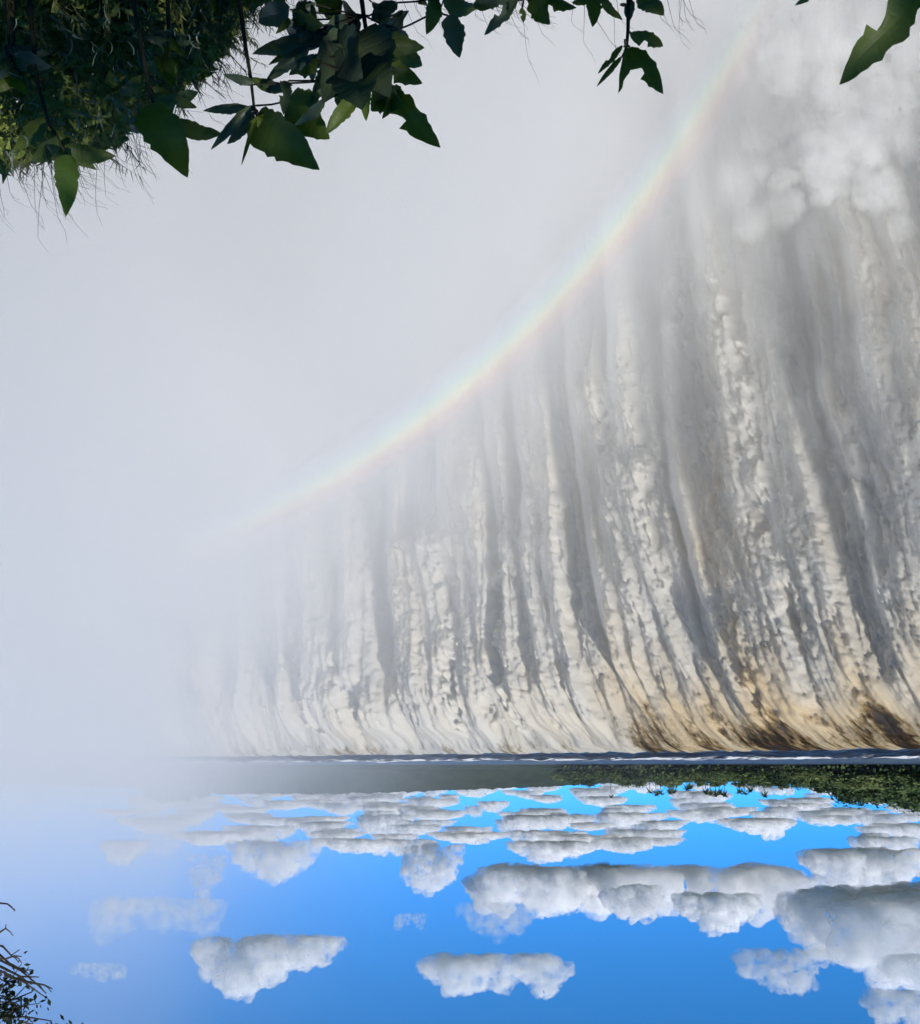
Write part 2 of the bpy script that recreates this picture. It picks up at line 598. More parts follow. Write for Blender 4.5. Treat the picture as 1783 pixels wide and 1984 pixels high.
add_attr(rme, 'foam', np.clip((crest - 0.70) * 2.4, 0, 0.9).ravel() * np.clip(0.03 + (sstep(90, 8, RR) * (0.25 + 0.75 * sstep(3, 16, RR))).ravel(), 0, 1))
rm = bpy.data.materials.new('river_water')
nt, out, N, M, mix, ramp = nodes_of(rm)
a1 = N('Attribute', _attribute_name='foam')
tc = N('TexCoord')
nz = N('TexNoise', Vector=tc.outputs['Object'], Scale=1.6, Detail=5.0, Roughness=0.7)
f = M('ADD', a1.outputs['Fac'], M('MULTIPLY', M('SUBTRACT', nz.outputs[0], 0.5), 0.5), clamp=True)
c = ramp(f, (0.30, (0.016, 0.020, 0.030)), (0.55, (0.10, 0.10, 0.11)), (0.78, (0.72, 0.73, 0.72)))
b = N('BsdfPrincipled')
nt.links.new(c, b.inputs['Base Color'])
nt.links.new(ramp(f, (0.3, (0.28,) * 3), (0.7, (0.6,) * 3)), b.inputs['Roughness'])
b.inputs['Specular IOR Level'].default_value = 0.22
nt.links.new(N('Bump', Strength=0.6, Height=nz.outputs[0], Distance=0.2).outputs[0], b.inputs['Normal'])
nt.links.new(b.outputs[0], out.inputs['Surface'])
tag(link('river', rme, None, rm), 'dark blue river breaking into white rapids above the falls', None, None, 'structure')

# ------------------------------------------------------------------ land: far plain, hill, gorge, near rim
land_m = mat_simple('far_land', (0.015, 0.025, 0.014), (0.04, 0.055, 0.03), 0.05, 0.9, 0.1)
gx = np.concatenate([-np.geomspace(20000, 260, 40), np.linspace(-240, 700, 95), np.geomspace(720, 20000, 40)])
gy = np.concatenate([np.linspace(262, 900, 70), np.geomspace(930, 22000, 45)])
GX, GY = np.meshgrid(gx, gy)
shore = 318 + 26 * perlin2(GX * 0.006, 0 * GX, 61) + 0.10 * np.maximum(GX, 0)
gz = -1.5 + 2.6 * sstep(-18, 14, GY - shore) + 1.2 * perlin2(GX * 0.01, GY * 0.01, 62) * sstep(0, 60, GY - shore)
tag(link('ground', np_mesh('ground', np.stack([GX, GY, gz], -1).reshape(-1, 3), grid_faces(*GX.shape)), None, land_m), None, None, None, 'structure')

hill_m = mat_simple('far_forest', (0.010, 0.020, 0.014), (0.030, 0.046, 0.030), 0.09, 0.9, 0.05)
hx = np.linspace(-380, 640, 700)
hy = np.linspace(560, 760, 70)
HX, HY = np.meshgrid(hx, hy)
prof = np.interp(HX / HY, [-0.5, -0.15, -0.02, 0.06, 0.2, 0.32, 0.6], [5, 7, 10.5, 12.2, 13.0, 9.0, 2])
hz = prof * sstep(560, 600, HY + 12 * perlin2(HX * 0.02, HY * 0.02, 63)) * (1 - 0.6 * sstep(640, 760, HY)) \
    + 1.3 * np.abs(perlin2(HX * 0.14, HY * 0.14, 64)) + 0.7 * perlin2(HX * 0.4, HY * 0.4, 65)
tag(link('hill', np_mesh('hill', np.stack([HX, HY, hz], -1).reshape(-1, 3), grid_faces(*HX.shape)), None, hill_m), None, None, None, 'structure')

rock_m = mat_simple('wet_rock', (0.03, 0.026, 0.022), (0.10, 0.085, 0.07), 0.25, 0.5, 0.4, bump=0.8)
# rock face behind the falling water and the gorge floor
cs = np.arange(-60, 300, 3.0)
cd = np.concatenate([[0.35], np.arange(3, 100, 4.0), [104]])
CS, CD = np.meshgrid(cs, cd)
lx_, ly_, ax_, ay_, ox_, oy_ = lip(CS)
back = 2.0 + 1.2 * np.abs(perlin2(CS * 0.1, CD * 0.1, 66)) * sstep(0, 5, CD)
tag(link('cliff', np_mesh('cliff', np.stack([lx_ - ox_ * back, ly_ - oy_ * back, -CD], -1).reshape(-1, 3), grid_faces(*CS.shape)), None, rock_m),
    None, None, None, 'structure')
fx_, fy_ = np.meshgrid(np.linspace(-160, 420, 90), np.linspace(-5, 330, 60))
fz_ = -99 + 1.2 * np.abs(perlin2(fx_ * 0.06, fy_ * 0.06, 67)) + 0.5 * perlin2(fx_ * 0.2, fy_ * 0.2, 68)
pool = np_mesh('gorge_water', np.stack([fx_, fy_, fz_], -1).reshape(-1, 3), grid_faces(*fx_.shape))
add_attr(pool, 'foam', np.full(fx_.size, 0.75))
tag(link('water', pool, None, rm), 'churning foam at the foot of the gorge', None, None, 'structure')

soil_m = mat_simple('damp_soil', (0.018, 0.014, 0.009), (0.05, 0.04, 0.022), 3.0, 0.9, 0.1, bump=0.6)


def rim_y(x):
    return 4.2 + 3.2 * sstep(2.5, 6, x) + 0.5 * perlin2(x * 0.3, 0 * x, 70)


def bank_z(x, y):
    z = -0.10 * np.maximum(y, 0) - 0.13 * np.maximum(y, 0) ** 2 * (1 - 0.75 * sstep(2.2, 4.5, x)) + 0.10 * perlin2(x * 0.9, y * 0.9, 71)
    return z - 97 * sstep(0, 7, y - rim_y(x))


bx, by = np.meshgrid(np.concatenate([np.linspace(-60, -8, 14), np.linspace(-7, 10, 70), np.linspace(11, 90, 20)]),
                     np.concatenate([np.linspace(-40, -4, 10), np.linspace(-3, 14, 90)]))
tag(link('bank', np_mesh('bank', np.stack([bx, by, bank_z(bx, by)], -1).reshape(-1, 3), grid_faces(*bx.shape)), None, soil_m),
    None, None, None, 'structure')

# ------------------------------------------------------------------ clouds (outside all mist), volumes inside billowed meshes
def cloud_mat(name, dens, cover):
    mt = bpy.data.materials.new(name)
    nt, out, N, M, mix, ramp = nodes_of(mt)
    tc = N('TexCoord')
    nz = N('TexNoise', Vector=tc.outputs['Object'], Scale=9.0, Detail=3.0, Roughness=0.65)
    k_ = M('MULTIPLY', M('SUBTRACT', nz.outputs[0], 0.40), 5.0, clamp=True)
    v = N('VolumeScatter', Density=M('MULTIPLY', k_, dens * 1.6), Anisotropy=-0.25)
    v.inputs['Color'].default_value = (1, 1, 1, 1)
    nt.links.new(v.outputs[0], out.inputs['Volume'])
    if cover > 0:
        d = N('BsdfDiffuse', Color=(0.97, 0.97, 0.97, 1))
        t_ = N('BsdfTranslucent', Color=(0.97, 0.97, 0.97, 1))
        m1 = N('MixShader')
        m1.inputs[0].default_value = 0.72
        nt.links.new(d.outputs[0], m1.inputs[1])
        nt.links.new(t_.outputs[0], m1.inputs[2])
        tr = N('BsdfTransparent')
        m2 = N('MixShader')
        nt.links.new(M('MULTIPLY', k_, cover), m2.inputs[0])
        nt.links.new(tr.outputs[0], m2.inputs[1])
        nt.links.new(m1.outputs[0], m2.inputs[2])
        nt.links.new(m2.outputs[0], out.inputs['Surface'])
    return mt


_ico = {}


def ico(sub):
    if sub not in _ico:
        import bmesh
        bm = bmesh.new()
        bmesh.ops.create_icosphere(bm, subdivisions=sub, radius=1)
        _ico[sub] = (np.array([v.co[:] for v in bm.verts]), np.array([[v.index for v in f.verts] for f in bm.faces]))
        bm.free()
    return _ico[sub]


def remeshed(verts, faces, voxel):
    me = np_mesh('blobs', verts, faces)
    o = bpy.data.objects.new('blobs', me)
    col.objects.link(o)
    md = o.modifiers.new('r', 'REMESH')
    md.mode = 'VOXEL'
    md.voxel_size = voxel
    dg = bpy.context.evaluated_depsgraph_get()
    ev = o.evaluated_get(dg)
    m2 = bpy.data.meshes.new_from_object(ev)
    bpy.data.objects.remove(o)
    bpy.data.meshes.remove(me)
    return m2


def cloud_mesh(name, seed, aspect=2.2, flat=True, n=46, shape='heap', amp=1.0, voxel=0.0085):
    """unit-wide cloud, base at z = 0"""
    r = random.Random(seed)
    v0, f0 = ico(2)
    vs_, fs_ = [], []
    h = 1 / aspect
    for i in range(n):
        x = r.uniform(-0.5, 0.5)
        if shape == 'heap':
            env = max(0.08, (1 - abs(2 * x) ** 2.2))
        elif shape == 'wedge':
            env = max(0.05, (x + 0.5) ** 0.7 * (1 - max(0, (x - 0.38)) * 6))
        else:
            env = 0.35 + 0.5 * math.sin((x * 5 + seed) * 1.7) ** 2
        rad = (0.05 + 0.10 * r.random()) * (0.5 + 0.7 * env)
        z = r.random() ** 0.8 * max(0.01, h * env - rad)
        y = r.uniform(-0.13, 0.13) * (0.4 + env)
        cs_ = [(rad, x * 0.92, y, z + rad * 0.4)]
        for j in range(7):                                    # smaller heads budding from the upper side
            a, e = r.uniform(0, 6.28), r.uniform(0.0, 1.5)
            q = rad * r.uniform(0.8, 1.05)
            cs_.append((rad * r.uniform(0.22, 0.48), x * 0.92 + 1.15 * q * math.cos(a) * math.cos(e), y + q * math.sin(a) * math.cos(e), z + rad * 0.4 + q * math.sin(e)))
        for (rd, cx, cy, cz) in cs_:
            fs_.append(f0 + len(vs_) * len(v0))
            vs_.append(v0 * np.array([rd * 1.25, rd, rd]) + np.array([cx, cy, cz]))
    me = remeshed(np.concatenate(vs_), np.concatenate(fs_), voxel)
    n_ = len(me.vertices)
    co = np.empty(n_ * 3, np.float32)
    no = np.empty(n_ * 3, np.float32)
    me.vertices.foreach_get('co', co)
    me.vertices.foreach_get('normal', no)
    co, no = co.reshape(-1, 3), no.reshape(-1, 3)
    dsp = 0.044 * (np.abs(perlin3(co * 7, seed)) - 0.15) + 0.034 * (np.abs(perlin3(co * 16, seed + 1)) - 0.15) \
        + 0.017 * (np.abs(perlin3(co * 34, seed + 2)) - 0.12) + 0.007 * (np.abs(perlin3(co * 68, seed + 3)) - 0.12)
    co = co + no * (dsp * amp)[:, None]
    if flat:
        z = co[:, 2]
        co[:, 2] = np.where(z < 0.02, 0.02 + (z - 0.02) * 0.45, z)
    co[:, 2] -= co[:, 2].min()
    me.vertices.foreach_set('co', np.ascontiguousarray(co, np.float32).ravel())
    me.name = name
    me.update()
    me.shade_smooth()
    me.materials.clear()
    return me


H_CLOUD = 260.0
cm_thick, cm_mid, cm_thin = 5.0, 2.6, 0.7          # optical depth over the height of the cloud
_cm = {}


def cloud_density(depth, height):
    k = round(4 * math.log2(depth / height)) + (0.01 if depth < 1 else 0.02 if depth < 3 else 0.03 if depth < 4 else 0)
    if k not in _cm:
        _cm[k] = cloud_mat('cloud', 2 ** (round(k) / 4), {5.0: 0.22, 2.6: 0.08}.get(depth, 0.18 if depth > 3 else 0))
    return _cm[k]


def set_mat(o, mt):
    if not o.data.materials:
        o.data.materials.append(None)
    o.material_slots[0].link = 'OBJECT'
    o.material_slots[0].material = mt


CL = [  # px0, px1, py of base, py of top, shape, material, label
    (1512, 2060, 1712, 1842, 'heap', cm_thick, 'largest white heap cloud with a broad grey base, at the edge of the view'),
    (396, 668, 1808, 1922, 'wedge', cm_thick, 'lone wedge shaped white cloud in clear blue sky, well apart from the rest'),
    (1430, 1595, 1836, 1936, 'rag', cm_mid, 'ragged torn white cloud higher in the sky than the largest heap cloud'),
    (824, 1086, 1845, 1916, 'rag', cm_mid, 'small long white cloud alone in the deepest blue sky'),
    (1305, 1477, 1727, 1795, 'heap', cm_thick, 'compact white cloud beside the largest heap cloud'),
    (1162, 1284, 1712, 1780, 'heap', cm_thick, 'small bright cloud next to the compact white cloud'),
    (915, 1250, 1670, 1757, 'rag', cm_thick, 'long grey bottomed cloud stretching across the middle of the sky'),
    (768, 897, 1632, 1722, 'heap', cm_thick, 'bright tilted cloud at the end of the cloud bank'),
    (1160, 1550, 1672, 1728, 'rag', cm_mid, 'long low white cloud lying over the compact cloud'),
    (1552, 1800, 1640, 1708, 'heap', cm_thick, 'bright cloud under the largest heap cloud, near the tall trees'),
    (1685, 1860, 1915, 1995, 'rag', cm_mid, 'topmost torn cloud at the edge of the sky'),
    (1715, 1870, 1845, 1925, 'rag', cm_mid, 'soft torn cloud just over the largest heap cloud'),
    (180, 425, 1735, 1802, 'rag', cm_thin, 'faint long cloud dissolving in the blue mist'),
    (362, 440, 1655, 1742, 'heap', cm_mid, 'small upright cloud paled by the mist'),
    (888, 1040, 1745, 1808, 'heap', cm_thin, 'thin greyish cloud hanging over the long grey bottomed cloud'),
    (768, 826, 1768, 1806, 'rag', cm_thin, 'tiny thin cloud puff alone in blue sky'),
    (440, 625, 1625, 1690, 'heap', cm_mid, 'pale sloping cloud at the misty end of the bank'),
    (1608, 1682, 1835, 1880, 'rag', cm_thin, 'tiny faint cloud puff between the ragged cloud and the edge of the view'),
    (690, 800, 1575, 1622, 'heap', cm_thick, 'small bright cloud low in the bank over the hazy hill'),
    (268, 356, 1612, 1652, 'heap', cm_thin, 'faint small cloud veiled by the mist low in the sky'),
    (143, 235, 1862, 1902, 'rag', cm_thin, 'faintest wisp of cloud near the dark branches'),
]
cloud_meshes = []
for i, (a, b_, y0, y1, shp, mt, lab) in enumerate(CL):
    el = math.atan((px_ray((a + b_) / 2, y0).z))
    d = (H_CLOUD - EYE.z) / math.tan(el)
    p0, p1 = at(a, y0, d), at(b_, y0, d)
    w = abs(p0.x - p1.x)
    h = at((a + b_) / 2, y1, d).z - H_CLOUD
    me = cloud_mesh('cloud', 100 + i, w / h, True, 46 if shp != 'rag' else 34, shp, 1.0, 0.0058 if b_ - a > 250 and mt > 3 else 0.0085)
    cloud_meshes.append((me, w / h, mt))
    o = link('cloud', me)
    set_mat(o, cloud_density(mt, h))
    o.location = ((p0.x + p1.x) / 2, d, H_CLOUD)
    o.scale = (w, w, w)
    tag(o, lab, 'cloud', 'clouds in the blue sky')
# the low bank of many far clouds towards the horizon
r = random.Random(5)
bank_clouds = empty('cloud_bank', (0, 9000, H_CLOUD))
tag(bank_clouds, 'dense low bank of far flat clouds over the trees and the hill', 'cloud bank')
for i in range(190):
    y0 = 1512 + 118 * (i / 190) ** 1.2
    px = r.uniform(240, 1860)
    if (y0 > 1590 and 1300 < px < 1640) or (y0 > 1585 and px < 620 and r.random() < .5) or (y0 > 1600 and px > 1640 and r.random() < .5):
        continue
    wpx = r.uniform(40, 160) * (0.55 + 0.6 * (y0 - 1512) / 110)
    hpx = r.uniform(7, 18) + (y0 - 1512) * 0.19 * r.uniform(0.3, 1.2)
    el = math.atan(px_ray(px, y0).z)
    d = (H_CLOUD - EYE.z) / math.tan(el)
    me = r.choice([c for c in cloud_meshes if c[2] == cm_thick])
    p0, p1 = at(px - wpx / 2, y0, d), at(px + wpx / 2, y0, d)
    w = abs(p0.x - p1.x)
    h = at(px, y0 + hpx, d).z - H_CLOUD
    o = link('cloud_heap', me[0], bank_clouds)
    set_mat(o, cloud_density(cm_thick * 0.7, h))
    o.location = Vector(((p0.x + p1.x) / 2, d, H_CLOUD)) - bank_clouds.location
    o.scale = (w * r.choice((-1, 1)), w * r.uniform(0.7, 1.3), h * me[1])

# ------------------------------------------------------------------ mist in the gorge
mm = bpy.data.materials.new('mist')
nt, out, N, M, mix, ramp = nodes_of(mm)
geo = N('NewGeometry')
tc = N('TexCoord')
sep = N('SeparateXYZ', Vector=tc.outputs['Object'])
x, y, z = sep.outputs
mp = N('Mapping', Vector=tc.outputs['Object'], Scale=(1.0, 0.7, 0.6))
nz = N('TexNoise', Vector=mp.outputs[0], Scale=0.055, Detail=4.0, Roughness=0.55, Distortion=0.6)
nzv = M('SUBTRACT', nz.outputs[0], 0.5)
arg = M('MULTIPLY', M('SUBTRACT', M('SUBTRACT', x, M('MULTIPLY', z, 0.86)), 18.5), 0.125)
arg = M('ADD', arg, M('MULTIPLY', nzv, 5.5))
den = M('MULTIPLY', M('POWER', 2.71828, arg), 0.018)
low = M('DIVIDE', M('SUBTRACT', 6.0, z), 38.0, clamp=True)
high = M('DIVIDE', M('SUBTRACT', 19.0, z), 15.0, clamp=True)
cap = M('ADD', M('ADD', 0.005, M('MULTIPLY', high, 0.018)), M('MULTIPLY', M('MULTIPLY', low, low), 0.09))
low2 = M('DIVIDE', M('SUBTRACT', 6.0, z), 5.5, clamp=True)
farx = M('DIVIDE', M('SUBTRACT', x, 16.0), 20.0, clamp=True)
cap = M('ADD', cap, M('MULTIPLY', M('MULTIPLY', low2, farx), 0.022))
den = M('MINIMUM', den, M('MULTIPLY', cap, M('ADD', 1.0, M('MULTIPLY', nzv, 3.6))))
den = M('MAXIMUM', den, 0.0)
ys = M('DIVIDE', M('SUBTRACT', y, 16.0), 26.0, clamp=True)
zs = M('DIVIDE', M('SUBTRACT', 50.0, z), 52.0, clamp=True)
den = M('MULTIPLY', M('MULTIPLY', den, ys), zs)
v = N('VolumeScatter', Anisotropy=0.18)
v.inputs['Color'].default_value = (0.885, 0.902, 0.92, 1)
nt.links.new(den, v.inputs['Density'])
nt.links.new(v.outputs[0], out.inputs['Volume'])


def box_mesh(name, lo, hi):
    b = MB()
    c = [(x, y, z) for x in (lo[0], hi[0]) for y in (lo[1], hi[1]) for z in (lo[2], hi[2])]
    b.v = c
    b.f = [(0, 1, 3, 2), (4, 6, 7, 5), (0, 4, 5, 1), (2, 3, 7, 6), (0, 2, 6, 4), (1, 5, 7, 3)]
    return b.mesh(name, False)


tag(link('mist', box_mesh('mist', (-60, 15.5, -96), (150, 178, 62)), None, mm),
    'white and bluish spray mist filling the gorge and rising over the falls', None, None, 'stuff')

# boiling spray thrown up where the nearest water lands
sp_m = bpy.data.materials.new('dense_spray')
nt, out, N, M, mix, ramp = nodes_of(sp_m)
tc = N('TexCoord')
nz = N('TexNoise', Vector=tc.outputs['Object'], Scale=5.0, Detail=4.0, Roughness=0.7)
k_ = M('MULTIPLY', M('SUBTRACT', nz.outputs[0], 0.30), 3.0, clamp=True)
v = N('VolumeScatter', Density=M('MULTIPLY', k_, 0.26), Anisotropy=-0.15)
v.inputs['Color'].default_value = (0.995, 0.965, 0.87, 1)
nt.links.new(v.outputs[0], out.inputs['Volume'])
d = N('BsdfDiffuse', Color=(0.88, 0.86, 0.78, 1))
tr = N('BsdfTransparent')
mx = N('MixShader')
nt.links.new(M('MULTIPLY', k_, 0.02), mx.inputs[0])
nt.links.new(tr.outputs[0], mx.inputs[1])
nt.links.new(d.outputs[0], mx.inputs[2])
nt.links.new(mx.outputs[0], out.inputs['Surface'])
r = random.Random(8)
for i, (px, py, wpx, y, asp) in enumerate(((1655, 150, 230, 58, 1.0), (1745, 235, 180, 56, 1.2), (1560, 20, 250, 54, 1.4), (1690, 30, 200, 53, 1.3), (1800, 120, 170, 57, 1.0), (1430, 0, 190, 58, 1.8),
                                           (1600, 300, 150, 62, 1.0), (1760, 60, 140, 54, 1.1), (1590, 120, 120, 56, 1.1), (1700, 350, 160, 66, 0.9), (1480, 330, 170, 70, 0.8))):
    y += 6
    wpx *= 1.3
    p = at(px, py, y)
    me = cloud_mesh('spray', 200 + i, asp, False, 44, 'rag', 1.2, 0.011)
    o = link('spray', me, None, sp_m)
    w = wpx * y / F_PX
    o.scale = (w, w, w)
    o.rotation_euler = (0, r.uniform(-.5, .5), r.uniform(0, 6))
    o.location = p - Vector((0, 0, w * .4 / asp))
    tag(o, 'billowing cream white spray rising from the foot of the falls', None, None, 'stuff')

# rainbow: its light painted as colours on a thin band, part of a ring round the axis of the sunlight
AXIS = -SUN_DIR
D_BOW = 30.0
ring_c = EYE + AXIS * D_BOW * math.cos(R(42))
rb_m = bpy.data.materials.new('painted_rainbow')
nt, out, N, M, mix, ramp = nodes_of(rb_m)
tc = N('TexCoord')
sep = N('SeparateXYZ', Vector=tc.outputs['Object'])
x, y, z = sep.outputs
rad = M('SQRT', M('ADD', M('MULTIPLY', x, x), M('MULTIPLY', y, y)))
r_in, r_out = D_BOW * math.sin(R(39.1)), D_BOW * math.sin(R(43.7))
t = M('DIVIDE', M('SUBTRACT', rad, r_in), r_out - r_in, clamp=True)
c = ramp(t, (0.06, (0.72, 0.72, 1.0)), (0.26, (0.62, 0.85, 1.0)), (0.42, (0.66, 1.0, 0.74)), (0.56, (1.0, 0.95, 0.58)), (0.70, (1.0, 0.68, 0.45)), (0.86, (1.0, 0.55, 0.52)))
w = ramp(t, (0.0, (0, 0, 0)), (0.40, (0.75,) * 3), (0.56, (1, 1, 1)), (0.72, (0.62,) * 3), (1.0, (0, 0, 0)))
ph = M('ARCTAN2', y, x)
z_fade = N('NewGeometry')
nzb = N('TexNoise', Vector=tc.outputs['Object'], Scale=0.2, Detail=2.0)
fade = N('Attribute', _attribute_name='strength')
RB_GAIN = 0.12
alpha = M('MULTIPLY', M('MULTIPLY', w, M('MULTIPLY', M('ADD', nzb.outputs[0], 0.4), RB_GAIN)), fade.outputs['Fac'], clamp=True)
df = N('BsdfDiffuse', Color=c)
tr = N('BsdfTransparent')
mx = N('MixShader')
nt.links.new(alpha, mx.inputs[0])
nt.links.new(tr.outputs[0], mx.inputs[1])
nt.links.new(df.outputs[0], mx.inputs[2])
nt.links.new(mx.outputs[0], out.inputs['Surface'])
quat = AXIS.to_track_quat('Z', 'Y')
inv = quat.inverted()


def ring_phi(px, py):
    d = px_ray(px, py).normalized()
    p = inv @ (d * D_BOW)
    return math.atan2(p.y, p.x)


ph0, ph1 = ring_phi(1520, -15), ring_phi(290, 1100)
if ph1 - ph0 > math.pi:
    ph1 -= 2 * math.pi
if ph0 - ph1 > math.pi:
    ph1 += 2 * math.pi
bow = MB()
nseg = 60
strength = []
for i in range(nseg + 1):
    u_ = i / nseg
    a = ph0 + (ph1 - ph0) * u_
    th = 0.02
    strength += [float(min(1, 2.6 * (1 - u_), 3 * u_ + 0.25))] * 4       # the band thins out towards its ends
    for rr_, zz in ((r_in, -th), (r_out, -th), (r_out, th), (r_in, th)):
        bow.v.append((math.cos(a) * rr_, math.sin(a) * rr_, zz))
for i in range(nseg):
    for k in range(4):
        a0, a1 = i * 4 + k, i * 4 + (k + 1) % 4
        bow.f.append((a0, a1, a1 + 4, a0 + 4))
bow.f += [(0, 1, 2, 3), tuple(nseg * 4 + k for k in (3, 2, 1, 0))]
bow_me = bow.mesh('rainbow', False)
add_attr(bow_me, 'strength', np.array(strength))
bo = link('rainbow', bow_me, None, rb_m)
bo.rotation_mode = 'QUATERNION'
bo.rotation_quaternion = quat
bo.location = ring_c
tag(bo, 'pale rainbow arc standing in the spray in front of the falls', 'rainbow', None, None)

# ------------------------------------------------------------------ far trees on the river bank
bark_m = mat_simple('bark', (0.05, 0.04, 0.03), (0.11, 0.09, 0.07), 2.0, 0.9, 0.1)
leaf_far = [mat_simple('tree_leaves_a', (0.020, 0.044, 0.014), (0.11, 0.16, 0.045), 0.35, 0.7, 0.2, 0.15),
            mat_simple('tree_leaves_b', (0.04, 0.07, 0.02), (0.19, 0.23, 0.07), 0.35, 0.7, 0.2, 0.15),
            mat_simple('tree_leaves_c', (0.022, 0.046, 0.016), (0.11, 0.16, 0.05), 0.35, 0.7, 0.2, 0.15)]


def crown_mesh(seed, w, h, zc, n_clump, n_leaf, leaf):
    r = random.Random(seed)
    b = MB()
    for i in range(n_clump):
        while True:
            p = Vector((r.uniform(-1, 1), r.uniform(-1, 1), r.uniform(-1, 1)))
            if 0.25 < p.length < 1:
                break
        p = Vector((p.x * w, p.y * w, p.z * h * (1 - 0.25 * p.x * r.random())))
        cr = r.uniform(0.16, 0.34) * w
        for j in range(n_leaf):
            q = Vector((r.gauss(0, 1), r.gauss(0, 1), r.gauss(0, 0.7))) * cr * 0.55
            c = p + q + Vector((0, 0, zc))
            nrm = (q.normalized() + Vector((r.uniform(-.6, .6), r.uniform(-.6, .6), r.uniform(0, .9)))).normalized()
            a = nrm.orthogonal().normalized()
            a = Matrix.Rotation(r.uniform(0, 6.28), 3, nrm) @ a
            d = nrm.cross(a)
            s = leaf * r.uniform(0.6, 1.4)
            b.poly([c + a * s, c + d * s * 0.6, c - a * s, c - d * s * 0.55 + nrm * s * 0.2])
    return b.mesh('crown', False)


def trunk_mesh(seed, h, rad, spread):
    r = random.Random(seed)
    b = MB()
    b.tube([(0, 0, -1), (0.1, 0, h * 0.35), (r.uniform(-.3, .3), r.uniform(-.3, .3), h * 0.7), (r.uniform(-.4, .4), 0, h)], rad, rad * 0.35, 6)
    for i in range(5):
        a = i * 1.3 + r.random()
        z0 = h * r.uniform(0.4, 0.75)
        b.tube([(0.1, 0, z0), (math.cos(a) * spread * .5, math.sin(a) * spread * .5, z0 + h * .2), (math.cos(a) * spread, math.sin(a) * spread, z0 + h * .35)], rad * .5, rad * .12, 5)
    return b.mesh('trunk')


TREES = []
for k, (w, h, zc, th) in enumerate([(3.6, 2.6, 5.2, 5), (4.6, 2.5, 4.4, 4.4), (2.9, 3.4, 5.6, 5.5), (5.2, 3.2, 5.0, 5), (3.0, 1.9, 3.2, 3), (2.2, 2.0, 5.6, 5.4)]):
    TREES.append((trunk_mesh(300 + k, th, 0.22, w * 0.6), crown_mesh(310 + k, w, h, zc, 40, 30, 0.42), zc + h))


def palm_mesh(seed, n, L):
    r = random.Random(seed)
    b = MB()
    for i in range(n):
        a = 6.283 * i / n + r.uniform(-.2, .2)
        e = r.uniform(-0.5, 1.2)
        pts = []
        for t_ in (0, .35, .7, 1):
            pts.append((math.cos(a) * L * t_ * math.cos(e * 0.8), math.sin(a) * L * t_ * math.cos(e * .8), L * t_ * math.sin(e) - 0.55 * L * t_ * t_))
        b.blade(pts, L * 0.42, (-math.sin(a), math.cos(a), 0.3))
    return b.mesh('crown', False)


palm_crowns = [palm_mesh(s_, 18, 1.0) for s_ in (1, 2, 3)]
pt = MB()
pt.tube([(0, 0, -0.2), (0.012, 0, .5), (0, 0, 1)], 0.018, 0.011, 6)
palm_trunk = pt.mesh('trunk')
r = random.Random(21)


def land_z(x, y):
    return 1.0


def far_tree(px, top_py, y, label, group, kind=None, mat=None):
    k = r.randrange(5) if kind is None else kind
    tm, cm_, full = TREES[k]
    p = at(px, HORIZON, y)
    hgt = at(px, top_py, y).z - 0.6
    t = empty('tree', (p.x, y, 0.6))
    tag(t, label, 'tree', group)
    sc = hgt / full
    t.scale = (sc * r.uniform(0.95, 1.3), sc * r.uniform(0.95, 1.3), sc)
    t.rotation_euler.z = r.uniform(0, 6.28)
    link('trunk', tm, t, bark_m)
    o = link('crown', cm_, t)
    set_mat(o, mat or r.choice(leaf_far))
    return t


# skyline traced from the photograph: (px, py of the tree top)
SKY = [(1783, 1566), (1740, 1560), (1700, 1556), (1665, 1554), (1650, 1552), (1625, 1540), (1600, 1533), (1570, 1530), (1535, 1524), (1500, 1524), (1450, 1522),
       (1400, 1524), (1350, 1522), (1300, 1526), (1250, 1522), (1225, 1526), (1205, 1524), (1190, 1510), (1170, 1510), (1150, 1526), (1135, 1530), (1115, 1516), (1060, 1510)]
sk = np.array(sorted(SKY))
SEG = [(1080, 'at the hazy end of the skyline row'), (1175, 'between the slender tall palm and the large palm clump'), (1250, 'behind the large palm clump'), (1340, 'behind the small palm clump'),
       (1430, 'between the last palms of the skyline'), (1520, 'under the long dip of the skyline'), (1610, 'at the foot of the highest treetops'), (1690, 'among the highest treetops'),
       (1760, 'beyond the highest treetops at the edge of the view')]
TONE = ('mid green', 'light olive green', 'dark green')
SHAPE = ('rounded', 'wide domed', 'tall narrow', 'broad spreading', 'low bushy')
taken = set()
px = 1085.0
while px < 1900:
    top = float(np.interp(px, sk[:, 0], sk[:, 1]))
    seg = [t_ for a, t_ in SEG if px >= a][-1]
    for _try in range(30):
        k, c_ = r.randrange(5), r.randrange(3)
        if (k, c_, seg) not in taken:
            break
    taken.add((k, c_, seg))
    far_tree(px, top + r.uniform(-12, 5), r.uniform(330, 362), '%s %s tree %s' % (SHAPE[k], TONE[c_], seg), 'trees in the skyline row of the far bank', k, leaf_far[c_])
    px += r.uniform(13, 24)
for px, top, lab in ((1783, 1566, 'tall dark tree closing the skyline at the very edge of the view'), (1700, 1558, 'tall dark tree with the broadest crown of the skyline'),
                     (1655, 1555, 'tall dark tree at the step where the skyline drops')):
    far_tree(px, top, 328, lab, 'tall dark trees at the high end of the far bank', 3, leaf_far[2])
for px, top in ((395, 1549), (362, 1556), (330, 1560), (300, 1552)):
    far_tree(px, top, 300, 'mist veiled dark tree at the foggy end of the hill', 'mist veiled trees by the foggy end of the hill', 2)


